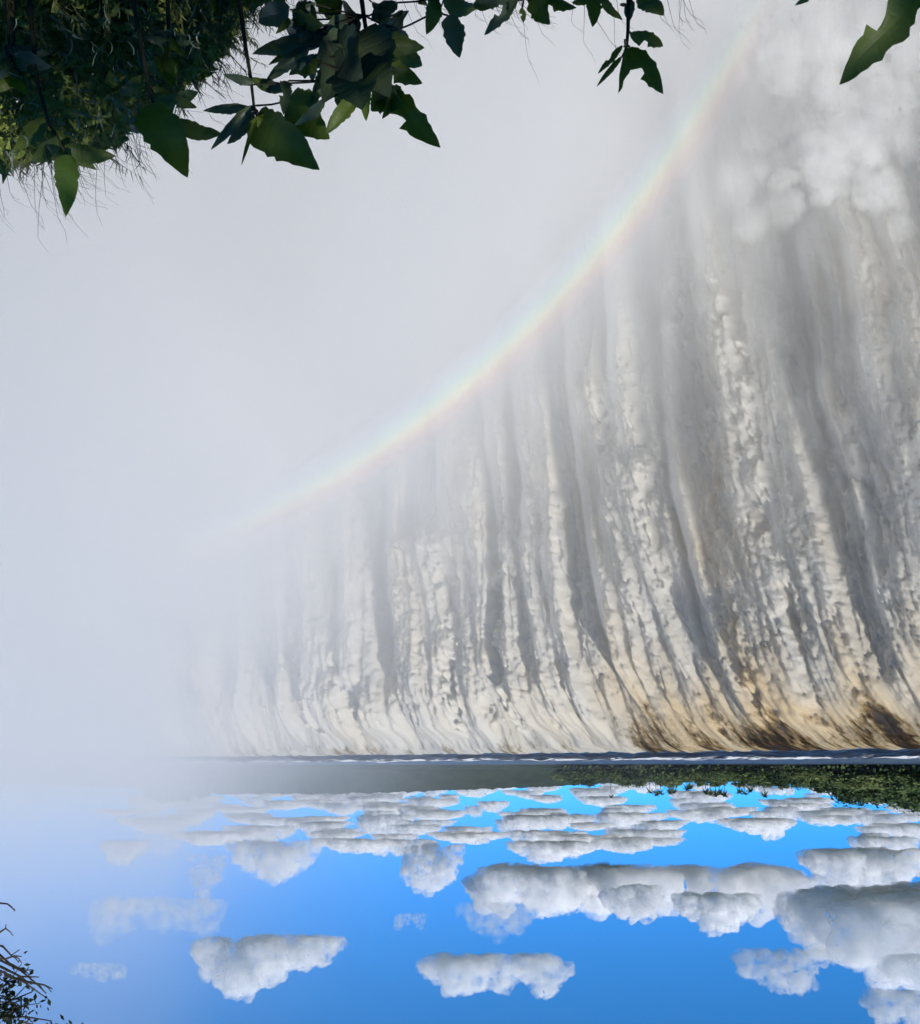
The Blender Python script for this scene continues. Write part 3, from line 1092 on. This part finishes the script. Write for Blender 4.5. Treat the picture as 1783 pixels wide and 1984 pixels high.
def far_palm(px, top, y, label, group=None, cr=1.0, slim=1.0):
    p = at(px, HORIZON, y)
    h = at(px, top, y).z - 0.6 - cr * 0.4
    t = empty('palm_tree', (p.x, y, 0.6))
    tag(t, label, 'palm tree', group)
    a = link('trunk', palm_trunk, t, bark_m)
    a.scale = (h * slim, h * slim, h)
    c = link('crown', r.choice(palm_crowns), t)
    set_mat(c, leaf_far[2])
    c.location.z = h
    c.scale = (cr, cr, cr)
    c.rotation_euler.z = r.uniform(0, 6)


far_palm(1183, 1547, 330, 'slender tall palm standing alone above the treeline', None, 0.9, 0.6)
far_palm(1512, 1531, 330, 'short palm poking up between the broad trees', None, 1.0)
for lab, pp in (('bushy topped palm in the largest palm clump of the far bank', ((1258, 1538), (1270, 1543), (1279, 1541), (1297, 1539), (1304, 1538))),
                ('palm of the pair standing between the two palm clumps', ((1330, 1533), (1336, 1530))),
                ('bushy topped palm in the small dense palm clump of the far bank', ((1366, 1540), (1375, 1543), (1385, 1545), (1393, 1541), (1402, 1545))),
                ('palm in the open row of three beside the small palm clump', ((1430, 1539), (1441, 1541), (1452, 1536))),
                ('single stout palm between the row of three palms and the short palm', ((1479, 1546),))):
    for px, top in pp:
        far_palm(px, top, 326, lab, lab.replace('palm', 'palms', 1) if len(pp) > 1 else None, 1.5)

px = 1095.0
while px < 1900:
    seg = [t_ for a, t_ in SEG if px >= a][-1]
    grow = 1 + 0.9 * sstep(1500, 1750, px)
    t_ = far_tree(px, HORIZON + r.uniform(10, 24) * grow, r.uniform(308, 322), 'low waterside bush ' + seg, 'low waterside bushes ' + seg, r.choice((0, 1, 3, 4)), r.choice(leaf_far))
    t_.scale.x *= r.uniform(1.0, 1.9)
    t_.scale.y *= r.uniform(1.0, 1.6)
    px += r.uniform(7, 17)

# undergrowth along the water's edge on the far bank
sc_m = MB()
for i in range(900):
    px = r.uniform(1090, 1900)
    y = r.uniform(306, 328)
    p = at(px, HORIZON, y)
    c = Vector((p.x, y, 0.1 + (1.0 + 3.6 * abs(float(perlin2(np.array(px * .031), np.array(y * .1), 81))) + 1.6 * abs(float(perlin2(np.array(px * .11), np.array(y * .1), 82)))) * r.random() ** 0.8))
    s_ = r.uniform(0.25, 0.6)
    n_ = Vector((r.uniform(-.7, .7), -1, r.uniform(0, .9))).normalized()
    a = n_.orthogonal().normalized()
    d_ = n_.cross(a)
    sc_m.poly([c + a * s_, c + d_ * s_ * .7, c - a * s_, c - d_ * s_ * .7])
tag(link('undergrowth', sc_m.mesh('undergrowth', False), None, leaf_far[0]), 'dense low green scrub along the far water edge', None, None, 'stuff')

# ------------------------------------------------------------------ near plants on the rim
def leaf_material(name, c0, c1, back, gloss):
    mt = bpy.data.materials.new(name)
    nt, out, N, M, mix, ramp = nodes_of(mt)
    tc = N('TexCoord')
    sep = N('SeparateXYZ', Vector=tc.outputs['Object'])
    x, y, z = sep.outputs
    ay = M('ABSOLUTE', y)
    vein = M('SINE', M('MULTIPLY', M('SUBTRACT', x, M('MULTIPLY', ay, 0.55)), 55.0))
    vein = M('POWER', M('MULTIPLY', M('ADD', vein, 1.0), 0.5), 10.0)
    mid = M('SUBTRACT', 1.0, M('MULTIPLY', ay, 38.0), clamp=True)
    vv = M('MAXIMUM', M('MULTIPLY', vein, 0.45), mid)
    oi = N('ObjectInfo')
    nz = N('TexNoise', Vector=tc.outputs['Object'], Scale=7.0, Detail=4.0)
    f = M('ADD', nz.outputs[0], M('MULTIPLY', M('SUBTRACT', oi.outputs['Random'], 0.5), 0.4), clamp=True)
    c = ramp(f, (0.3, c0), (0.7, c1))
    c = mix(M('MULTIPLY', vv, 0.22), c, tuple(min(1, q * 2.2 + 0.01) for q in c1))
    geo = N('NewGeometry')
    c2 = mix(geo.outputs['Backfacing'], c, back)
    b = N('BsdfPrincipled', Roughness=gloss)
    nt.links.new(c2, b.inputs['Base Color'])
    b.inputs['Specular IOR Level'].default_value = 0.35
    nt.links.new(N('Bump', Strength=0.15, Height=M('MULTIPLY', vv, -1.0), Distance=0.01).outputs[0], b.inputs['Normal'])
    tr = N('BsdfTranslucent', Color=mix(0.5, c, (c1[0] * 2.5, c1[1] * 3, c1[2])))
    mx = N('MixShader')
    mx.inputs[0].default_value = 0.22
    nt.links.new(b.outputs[0], mx.inputs[1])
    nt.links.new(tr.outputs[0], mx.inputs[2])
    nt.links.new(mx.outputs[0], out.inputs['Surface'])
    return mt


LM_GREEN = leaf_material('broad_green_leaf', (0.040, 0.064, 0.006), (0.075, 0.112, 0.008), (0.065, 0.095, 0.015), 0.55)
LM_BLUE = leaf_material('broad_bluish_leaf', (0.034, 0.050, 0.024), (0.062, 0.084, 0.044), (0.06, 0.085, 0.045), 0.42)
LM_BRIGHT = leaf_material('young_yellow_green_leaf', (0.08, 0.13, 0.012), (0.14, 0.21, 0.02), (0.09, 0.14, 0.03), 0.55)
stem_m = mat_simple('plant_stem', (0.02, 0.018, 0.012), (0.05, 0.045, 0.025), 30, 0.7, 0.2)


def leaf_mesh(seed, wide, droop, fold, serr, bite=False):
    """leaf of unit length along +X, +Z its upper face"""
    r = random.Random(seed)
    n = 18
    rows = []
    lop = r.uniform(-0.3, 1.0)
    ph_ = r.uniform(0, 6)
    for i in range(n + 1):
        t_ = i / n
        w = wide * (t_ + 0.004) ** (0.55 + 0.25 * lop) * (1 - t_ + 0.002) ** 0.95 / (0.47 - 0.04 * lop) + 0.003
        if i == n:
            w = 0.002
        zc = -droop * 0.8 * t_ ** 2 + 0.022 * math.sin(t_ * 9 + ph_)
        j1, j2 = [1 + serr * r.uniform(-1, 1) for _ in range(2)]
        if bite and 8 <= i <= 10:
            j1 *= r.uniform(0.25, 0.5)
        bend = 0.05 * math.sin(t_ * 2.6 + ph_)
        wav = 0.10 * w * math.sin(t_ * 14 + ph_)
        rows.append([(t_, bend - w * j1, zc + fold * w * j1 + wav), (t_ - 0.01, bend - w * j1 * .5, zc + fold * w * .42), (t_, bend, zc),
                     (t_ - 0.01, bend + w * j2 * .5, zc + fold * w * .42), (t_, bend + w * j2, zc + fold * w * j2 - wav)])
    b = MB()
    for row in rows:
        b.v += row
    for i in range(n):
        for k in range(4):
            a = i * 5 + k
            b.f.append((a, a + 1, a + 6, a + 5))
    return b.mesh('leaf')


LEAVES = [leaf_mesh(1, 0.20, 0.10, 0.35, 0.10), leaf_mesh(2, 0.24, 0.22, 0.3, 0.14, True), leaf_mesh(3, 0.15, 0.05, 0.5, 0.12), leaf_mesh(4, 0.28, 0.15, 0.25, 0.12),
          leaf_mesh(5, 0.19, 0.30, 0.4, 0.16, True)]
_leafcopies = {}


def leaf_data(k, mt):
    key = (k, mt.name)
    if key not in _leafcopies:
        me = LEAVES[k].copy()
        me.materials.append(mt)
        _leafcopies[key] = me
    return _leafcopies[key]


def add_leaf(plant, base, tip, wpx_ratio, kind, mt, face=None, roll=0.0):
    """leaf from base to tip (world); wpx_ratio: visible width / length"""
    d = tip - base
    L = d.length
    xax = d.normalized()
    view = (EYE - base).normalized()
    want = face if face is not None else (view + Vector((rnd.uniform(-.3, .3), rnd.uniform(-.2, .2), rnd.uniform(0.2, .8)))).normalized()
    yax = want.cross(xax).normalized()
    zax = xax.cross(yax)
    base_w = (0.20, 0.24, 0.15, 0.28, 0.19)[kind] * 1.8
    o = link('leaf', leaf_data(kind, mt), plant)
    rot = Matrix((xax, yax, zax)).transposed() @ Matrix.Rotation(roll, 3, 'X')
    mw = rot.to_4x4()
    mw.translation = base
    o.matrix_world = Matrix.Translation(-plant.location) @ mw @ Matrix.Diagonal((L, L * wpx_ratio / base_w, L, 1))
    o.matrix_parent_inverse = Matrix.Identity(4)
    return o


def leafy_plant(label, stem, leaves, y, group=None, mt=LM_GREEN, name='leafy_plant', rad=0.006):
    """stem: pixels from the lowest seen point to the tip; leaves: (base px, tip px, width ratio, dy of tip, material)"""
    pts = [at(*p[:2], y + (p[2] if len(p) > 2 else 0)) for p in stem]
    foot = pts[0] + Vector((rnd.uniform(-.05, .05), 0.05, -0.25))
    bz = float(bank_z(np.array(foot.x), np.array(foot.y)))
    root = Vector((foot.x, foot.y, min(bz, foot.z)))
    t = empty(name, root)
    tag(t, label, 'plant', group)
    b = MB()
    b.tube([Vector((0, 0, 0)), (root.lerp(pts[0], 0.6) - root)] + [p - root for p in pts], rad * 1.5, rad * 0.6, 6)
    link('stem', b.mesh('stem'), t, stem_m)
    pet = MB()
    for (b0, b1, wr, dy, *rest) in leaves:
        m_ = rest[0] if rest else mt
        kd = rest[1] if len(rest) > 1 else rnd.randrange(5)
        base, tip = at(*b0, y + rnd.uniform(-.03, .03)), at(*b1, y + dy)
        add_leaf(t, base, tip, wr, kd, m_)
        # petiole back to the nearest point of the stem
        q = min(pts, key=lambda p: (p - base).length)
        pet.tube([q - root, (q.lerp(base, .5) + Vector((0, 0, .004))) - root, base - root], rad * .45, rad * .4, 5)
    link('petiole', pet.mesh('petiole'), t, stem_m)
    return t


G, BL, YG = LM_GREEN, LM_BLUE, LM_BRIGHT


def small_leaves(cx, cy, sx, sy, n, lo, hi, mats, seed):
    r = random.Random(seed)
    o = []
    for i in range(n):
        b0 = (cx + r.gauss(0, 1) * sx * .5, cy + r.gauss(0, 1) * sy * .5)
        a = r.uniform(-0.6, 3.7)
        ln = r.uniform(lo, hi)
        o.append((b0, (b0[0] + math.cos(a) * ln, b0[1] + math.sin(a) * ln), r.uniform(.22, .5), r.uniform(-.08, .12), r.choice(mats)))
    return o


leafy_plant('leafy stem with one bright green leaf tip standing clear of the undergrowth', [(55, -30), (62, 60), (75, 170), (95, 240), (130, 300)],
            [((138, 300), (120, 414), .36, -.05, LM_BRIGHT, 0), ((125, 285), (225, 300), .40, .05), ((110, 260), (60, 325), .3, .1), ((95, 235), (20, 290), .35, .1),
             ((80, 180), (160, 235), .3, .05), ((100, 250), (190, 330), .32, .12)], 2.7)
leafy_plant('leafy stem with one big broad pointed leaf and a smaller toothed leaf beside it', [(252, -30), (265, 40), (278, 110), (288, 170), (297, 200)],
            [((297, 198), (349, 343), .46, -.05, G, 0), ((340, 235), (432, 259), .42, .05, G, 2), ((292, 225), (250, 272), .45, .1, BL), ((300, 165), (382, 222), .36, .08, G, 4),
             ((296, 190), (400, 195), .4, .1, G), ((285, 150), (225, 200), .35, .12)], 2.6)
leafy_plant('tall thin stemmed plant with two broad overlapping leaves below a bare stalk', [(462, -10), (468, 30), (476, 90), (486, 150), (492, 205)],
            [((500, 215), (604, 337), .42, -.08, G, 0), ((560, 195), (629, 268), .75, -.02, G, 3), ((490, 205), (411, 293), .20, .05, BL, 2), ((485, 210), (392, 218), .22, .05, BL, 2),
             ((490, 155), (570, 165), .34, .06, BL, 2), ((488, 150), (556, 180), .2, .1, G, 2), ((497, 225), (470, 320), .10, 0, G, 2), ((500, 225), (520, 290), .5, .1, G), ((505, 222), (565, 260), .5, .1, G),
             ((490, 215), (440, 285), .3, .1, BL)], 2.55)
leafy_plant('bushy plant with a dense dark head of bluish leaves and long toothed tips', [(697, -30), (705, 30), (712, 75), (705, 120), (700, 150)],
            [((745, 165), (825, 262), .34, -.08, G, 4), ((692, 190), (634, 263), .36, 0, G, 2), ((712, 170), (712, 232), .30, -.05, YG, 2), ((720, 160), (775, 215), .55, -.06, G, 0),
             ((640, 70), (490, 112), .30, .05, BL, 2), ((670, 90), (620, 190), .40, -.05, BL, 0), ((690, 70), (745, 175), .62, -.1, BL, 3), ((660, 60), (615, 130), .6, -.03, BL, 3),
             ((700, 85), (825, 95), .42, 0, G, 3), ((700, 110), (812, 172), .46, 0, G, 1), ((740, 90), (822, 130), .6, .05, G, 3), ((640, 60), (520, 130), .18, .1, G, 2),
             ((620, 50), (560, 8), .6, .05, BL, 3), ((600, 90), (515, 165), .26, .08, BL, 2), ((650, 120), (600, 195), .42, 0, BL, 0), ((660, 130), (655, 215), .36, .02, BL, 4),
             ((600, 60), (540, 60), .5, .1, BL, 3), ((700, 60), (640, 25), .7, .1, BL), ((690, 100), (690, 190), .75, -.12, BL, 3), ((650, 85), (690, 150), .8, -.08, BL, 3),
             ((620, 110), (560, 150), .3, .1, G, 2), ((710, 120), (650, 170), .4, .05, BL), ((660, 30), (600, -20), .5, .1, G), ((720, 60), (800, 20), .3, .1, BL, 2)] + small_leaves(650, 70, 150, 90, 26, 35, 75, (BL, BL, G), 5), 2.5, None, BL)
leafy_plant('leafy sprig with a drooping cut off leaf showing its bluish underside', [(842, -40), (848, -5), (850, 20)],
            [((850, 0), (824, 62), .50, -.03, G, 0), ((868, 30), (888, 112), .62, .02, BL, 3), ((845, 20), (805, 0), .3, .1, G), ((740, 70), (782, 15), .4, .05, BL, 2), ((770, 5), (720, 45), .45, .06, BL),
             ((860, 0), (930, 15), .4, .05, G)], 2.5)
leafy_plant('low plant with wavy edged broad leaves just peeping in over the rim', [(1010, -60), (1012, -30), (1015, -5)],
            [((1005, 0), (945, 62), .34, .03, BL, 4), ((1020, -5), (1106, 25), .36, -.03, G, 1), ((1030, 0), (1060, 45), .75, -.03, G, 3), ((1012, 15), (1012, 42), .6, -.02, G),
             ((1000, -20), (930, 12), .5, .05, BL), ((985, -25), (905, 18), .4, .1, G)], 2.4)
leafy_plant('low plant with three short pointed leaves peeping in over the rim', [(1165, -60), (1160, -30), (1158, -8)],
            [((1150, -12), (1146, 47), .52, -.03, G, 0), ((1155, -8), (1110, 5), .5, .0, G), ((1165, -8), (1207, 38), .32, .03, G, 2), ((1185, -20), (1140, 20), .4, .05, G)], 2.4)
leafy_plant('upright sprig with ragged insect bitten leaves fanned at its tip', [(1220, -40), (1218, 0), (1217, 58), (1215, 84)],
            [((1213, 84), (1204, 173), .30, -.04, G, 0), ((1220, 90), (1271, 176), .40, -.02, G, 1), ((1222, 62), (1284, 96), .52, .02, G, 1), ((1208, 90), (1160, 142), .24, .03, G, 4),
             ((1205, 110), (1157, 170), .17, .03, G, 2), ((1224, 0), (1222, 42), .5, .04, BL, 2), ((1245, -15), (1282, 36), .56, .04, G, 0), ((1215, 8), (1200, 12), .3, .02, G)], 2.3)
leafy_plant('single large dark leaf with a wavy edge reaching in, nearest to the lens', [(1860, -110), (1830, -70), (1795, -35)],
            [((1795, -30), (1655, 144), .38, -.02, G, 4), ((1830, -70), (1900, 20), .4, .1, G)], 1.5)
leafy_plant('tiny pointed leaf tip barely showing over the rim', [(1590, -60), (1585, -40), (1580, -20)],
            [((1578, -18), (1543, 13), .3, 0, G, 2), ((1590, -30), (1640, -15), .4, .05, G)], 1.9)
# several more stems half lost in the undergrowth
UL = ['dark stem with narrow leaves deep in the undergrowth at the outer corner', 'short leafy stem with a yellowish leaf in the undergrowth', 'leafy stem beside the bright young leaf in the undergrowth',
      'dark leafy stem in front of the feathery grass', 'broad leaved stem along the top of the undergrowth', 'small leafy stem at the foot of the tall thin stemmed plant']
for k, (sx, sy, ln) in enumerate(((20, 120, 70), (30, 150, 60), (238, 60, 60), (330, 120, 60), (420, 5, 70), (540, -10, 70))):
    lv = []
    for j in range(7):
        a = rnd.uniform(-0.3, 3.4)
        b0 = (sx + rnd.uniform(-12, 12), sy - rnd.uniform(0, 50))
        lv.append((b0, (b0[0] + math.cos(a) * ln * rnd.uniform(.7, 1.2), b0[1] + math.sin(a) * ln * rnd.uniform(.5, 1.1)), rnd.uniform(.25, .45), rnd.uniform(-.1, .1),
                   YG if (k in (1, 2) and j < 2) else rnd.choice((G, G, BL))))
    leafy_plant(UL[k], [(sx - 5, sy - 130), (sx - 3, sy - 60), (sx, sy)], lv, 2.75 + 0.1 * (k % 3))

# undergrowth behind and between the stems: fine feathery foliage and curled dry fronds (cannot be counted)
ug_m = mat_simple('undergrowth_leaves', (0.045, 0.062, 0.008), (0.23, 0.28, 0.06), 9.0, 0.6, 0.3, 0.15)
gr_m = mat_simple('rim_grass', (0.045, 0.062, 0.018), (0.16, 0.18, 0.065), 6.0, 0.6, 0.3, 0.15)
dry_m = mat_simple('dry_fronds', (0.22, 0.27, 0.20), (0.50, 0.55, 0.46), 8.0, 0.6, 0.3)
stalk_m = mat_simple('grass_stalks', (0.06, 0.052, 0.035), (0.16, 0.14, 0.09), 8.0, 0.7, 0.2)
ug, gr, dry, stalk = MB(), MB(), MB(), MB()
r = random.Random(77)
edge_top = [(-60, 345), (0, 335), (60, 330), (140, 310), (220, 300), (270, 230), (340, 190), (400, 150), (440, 100), (470, 30), (485, -40)]
et = np.array(edge_top)


def top_of(px):
    return float(np.interp(px, et[:, 0], et[:, 1]))


for i in range(21000):
    px = r.uniform(-120, 470)
    py = r.uniform(-95, top_of(px) - 12)
    if r.random() > 0.25 + (top_of(px) - py) / 60:
        continue
    y = r.uniform(2.9, 4.3)
    p = at(px, py, y)
    a = r.uniform(0, 6.28)
    L = r.uniform(0.02, 0.06)
    d_ = Vector((math.cos(a), r.uniform(-.8, .8), math.sin(a) * .8 + .2)).normalized()
    sd = d_.cross(Vector((r.uniform(-1, 1), -1, r.uniform(-1, 1)))).normalized()
    ug.blade([p, p + d_ * L * .4 + Vector((0, 0, .004)), p + d_ * L], L * r.uniform(.25, .5), sd)
# leaning feathery sprays: a thin axis with short needles on it
for i in range(620):
    px = r.uniform(-110, 478)
    base = at(px, r.uniform(-70, max(-60, top_of(px) - 60)), r.uniform(2.8, 3.6))
    L = r.uniform(0.10, 0.26)
    d_ = Vector((r.uniform(-.55, .25), r.uniform(-.3, .3), 1)).normalized()
    curl = Vector((r.uniform(-.5, .2), r.uniform(-.2, .2), -0.25))
    axis = [base + d_ * L * t_ + curl * L * t_ * t_ for t_ in (0, .3, .6, .85, 1)]
    sd = Vector((0.9, r.uniform(-.5, .5), .1))
    gr.blade(axis, 0.004, sd)
    for j in range(16):
        t_ = 0.15 + 0.85 * j / 16
        q = base + d_ * L * t_ + curl * L * t_ * t_
        nd = (d_ * 0.8 + Vector((r.uniform(-.8, .8), r.uniform(-.8, .8), r.uniform(-.2, .4)))).normalized()
        gr.blade([q, q + nd * 0.016, q + nd * r.uniform(.024, .042)], 0.0032, nd.cross(Vector((.3, -1, .2))).normalized())
# curled dry fronds
for i in range(210):
    px = r.uniform(-60, 400)
    py = r.uniform(-30, max(0, top_of(px) - 40))
    p = at(px, py, r.uniform(2.65, 2.9))
    L = r.uniform(0.03, 0.075)
    a0, da = r.uniform(0, 6.28), r.uniform(-2.6, 2.6)
    pts = [p]
    for j in range(6):
        a = a0 + da * j / 6
        pts.append(pts[-1] + Vector((math.cos(a), r.uniform(-.2, .2), math.sin(a))) * L / 6)
    dry.blade(pts, r.uniform(.003, .009), Vector((0.3, -.5, .8)).normalized())
# fine drooping seed stalks standing above the rim
STK = [(px, top_of(px) - 40, r.uniform(60, 170)) for px in [r.gauss(r.choice((20, 90, 150, 235, 290)), 26) for _ in range(95)]] \
    + [(r.uniform(925, 1000), -20, r.uniform(60, 110)) for _ in range(14)] + [(925, -10, 175), (1010, 0, 150), (1025, 0, 150), (1150, 30, 115), (1190, 20, 90), (1310, -30, 105), (1322, -30, 110), (1335, -30, 60), (1385, -40, 70)] \
    + [(r.uniform(480, 620), -30, r.uniform(60, 130)) for _ in range(26)] + [(r.uniform(770, 830), -20, r.uniform(60, 110)) for _ in range(10)] + [(r.uniform(1050, 1330), -20, r.uniform(60, 150)) for _ in range(10)] \
    + [(r.uniform(280, 470), top_of(px) - 60, r.uniform(60, 120)) for px in [r.uniform(280, 470) for _ in range(26)]]
for px, py, ln in STK:
    y = r.uniform(2.6, 3.1)
    lean = r.gauss(22, 24)
    ln *= r.uniform(.45, 1.25)
    pts = []
    for j in range(8):
        t_ = j / 7
        pts.append(at(px + lean * t_ + r.uniform(10, 60) * max(0, t_ - .6) ** 2 * 4, py + ln * t_ - 12 * max(0, t_ - .75), y + 0.05 * t_))
    stalk.tube(pts, 0.0009, 0.00035, 4)
    if r.random() < .5:
        q0 = pts[5]
        stalk.tube([q0, q0 + Vector((-.01 * r.random() - .005, 0, .012)), q0 + Vector((-.03 * r.random() - .005, 0, .02))], .0005, .0003, 4)
tag(link('undergrowth', ug.mesh('undergrowth'), None, ug_m), 'dark tangled small leaved undergrowth on the near rim', None, None, 'stuff')
tag(link('grass', gr.mesh('grass'), None, gr_m), 'feathery dark green grass sprays on the near rim', None, None, 'stuff')
tag(link('leaves', dry.mesh('leaves'), None, dry_m), 'curled greyish fronds caught in the undergrowth', None, None, 'stuff')
tag(link('grass', stalk.mesh('grass'), None, stalk_m), 'fine drooping grass stalks along the near rim', None, None, 'stuff')

# ------------------------------------------------------------------ near trees
near_leaf = mat_simple('near_tree_leaves', (0.012, 0.022, 0.006), (0.035, 0.055, 0.014), 3.0, 0.6, 0.3, 0.12)


def near_tree(label, base, crown_c, cw, ch, n_limb, n_twig, n_leaf, leaf, seed, tips=(), name='tree'):
    r = random.Random(seed)
    t = empty(name, base)
    tag(t, label, 'tree')
    base, crown_c = Vector(base), Vector(crown_c)
    c = crown_c - base
    tr = MB()
    top = c + Vector((0, 0, ch * .3))
    tr.tube([(0, 0, -.3), c * .3 + Vector((.1, .05, 0)), c * .65, top], 0.16, 0.05, 10)
    link('trunk', tr.mesh('trunk'), t, bark_m)
    lv = MB()
    for i in range(n_limb):
        br = MB()
        a = 6.283 * i / n_limb + r.uniform(-.3, .3)
        e = r.uniform(-.5, .8)
        s0 = c * r.uniform(.5, .95)
        tip = c + Vector((math.cos(a) * cw * r.uniform(.7, 1), math.sin(a) * cw * r.uniform(.7, 1), math.sin(e) * ch))
        mid = s0.lerp(tip, .5) + Vector((0, 0, .25))
        br.tube([s0, mid, tip], .035, .008, 6)
        for j in range(n_twig):
            u_ = r.uniform(.3, 1)
            q = s0.lerp(mid, u_ * 2) if u_ < .5 else mid.lerp(tip, u_ * 2 - 1)
            dv = Vector((r.gauss(0, 1), r.gauss(0, 1), r.gauss(0, .8))).normalized() * r.uniform(.25, .6) * cw * .4
            e1 = q + dv * .5 + Vector((0, 0, r.uniform(-.05, .08)))
            e2 = q + dv
            br.tube([q, e1, e2], .007, .002, 4)
            for k in range(n_leaf):
                w = e1.lerp(e2, r.random()) + Vector((r.gauss(0, 1), r.gauss(0, 1), r.gauss(0, 1))) * leaf * 2.2
                nn = Vector((r.gauss(0, 1), r.gauss(0, 1), r.gauss(0, 1) + .6)).normalized()
                aa = nn.orthogonal().normalized()
                aa = Matrix.Rotation(r.uniform(0, 6.28), 3, nn) @ aa
                dd = nn.cross(aa)
                s = leaf * r.uniform(.6, 1.3)
                lv.poly([w - aa * s, w + dd * s * .45, w + aa * s, w - dd * s * .45])
        link('branch', br.mesh('branch'), t, bark_m)
    for tp in tips:
        br = MB()
        tip = Vector(tp) - base
        s0 = c + Vector((-.25, 0, -.1))
        mid = s0.lerp(tip, .55) + Vector((0, 0, .08))
        br.tube([s0, mid, tip], .016, .003, 6)
        for j in range(15):
            q = mid.lerp(tip, r.uniform(.1, 1))
            dv = Vector((r.gauss(0, 1) - .3, r.gauss(0, 1), r.gauss(0, .8))).normalized() * r.uniform(.06, .2)
            br.tube([q, q + dv * .5 + Vector((0, 0, .01)), q + dv], .004, .0015, 4)
            for k in range(20):
                w = q + dv * r.uniform(.3, 1.1) + Vector((r.gauss(0, 1), r.gauss(0, 1), r.gauss(0, 1))) * .026
                nn = Vector((r.gauss(0, 1), r.gauss(0, 1) - .4, r.gauss(0, 1) + .4)).normalized()
                aa = Matrix.Rotation(r.uniform(0, 6.28), 3, nn) @ nn.orthogonal().normalized()
                dd = nn.cross(aa)
                s = leaf * r.uniform(.5, 1.0)
                lv.poly([w - aa * s, w + dd * s * .5, w + aa * s, w - dd * s * .5])
        link('branch', br.mesh('branch'), t, bark_m)
    link('crown', lv.mesh('crown', False), t, near_leaf)
    return t


edge_tree = near_tree('dark small leaved tree reaching in from the side of the sky', (4.7, 4.6, float(bank_z(np.array(4.7), np.array(4.6)))), (3.85, 5.3, 3.1), 1.75, 1.0, 12, 16, 46, .02, 3, [at(a, b_, 5.15) for a, b_ in ((20, 1905), (62, 1922), (-10, 1900), (40, 1938), (55, 1978), (5, 1950), (-30, 1960), (20, 1990), (-40, 1925), (0, 1925), (45, 1950))])
# bare twigs on its outer side
for k, tw in enumerate(([(-60, 1740), (-10, 1749), (14, 1751), (30, 1764)], [(-40, 1830), (0, 1806), (11, 1799), (12, 1791)], [(-40, 1828), (5, 1833), (22, 1851), (38, 1840)],
                        [(-40, 1840), (0, 1850), (18, 1866), (45, 1880), (64, 1879)], [(0, 1872), (40, 1892), (76, 1893)], [(10, 1890), (60, 1904), (85, 1908), (102, 1916)], [(-30, 1855), (10, 1858), (28, 1852), (42, 1853)],
                        [(-40, 1845), (0, 1860), (40, 1880), (70, 1905), (90, 1925)], [(-40, 1870), (10, 1885), (50, 1905), (85, 1930)], [(-60, 1965), (0, 1972), (50, 1970), (100, 1978)])):
    b = MB()
    pts = [at(a, c_, 5.1) - edge_tree.location for a, c_ in tw]
    b.tube(pts, .006, .0022, 5)
    q = pts[-2]
    b.tube([q, q + Vector((-.02, 0, .012)), q + Vector((-.035, 0, .03))], .003, .0015, 4)
    link('twig', b.mesh('twig'), edge_tree, bark_m)
near_tree('dense rainforest tree shading the near rim behind the viewpoint', (-3.4, -4.2, 0), (-2.2, -1.7, 6.1), 3.3, 1.7, 16, 20, 11, .15, 9)
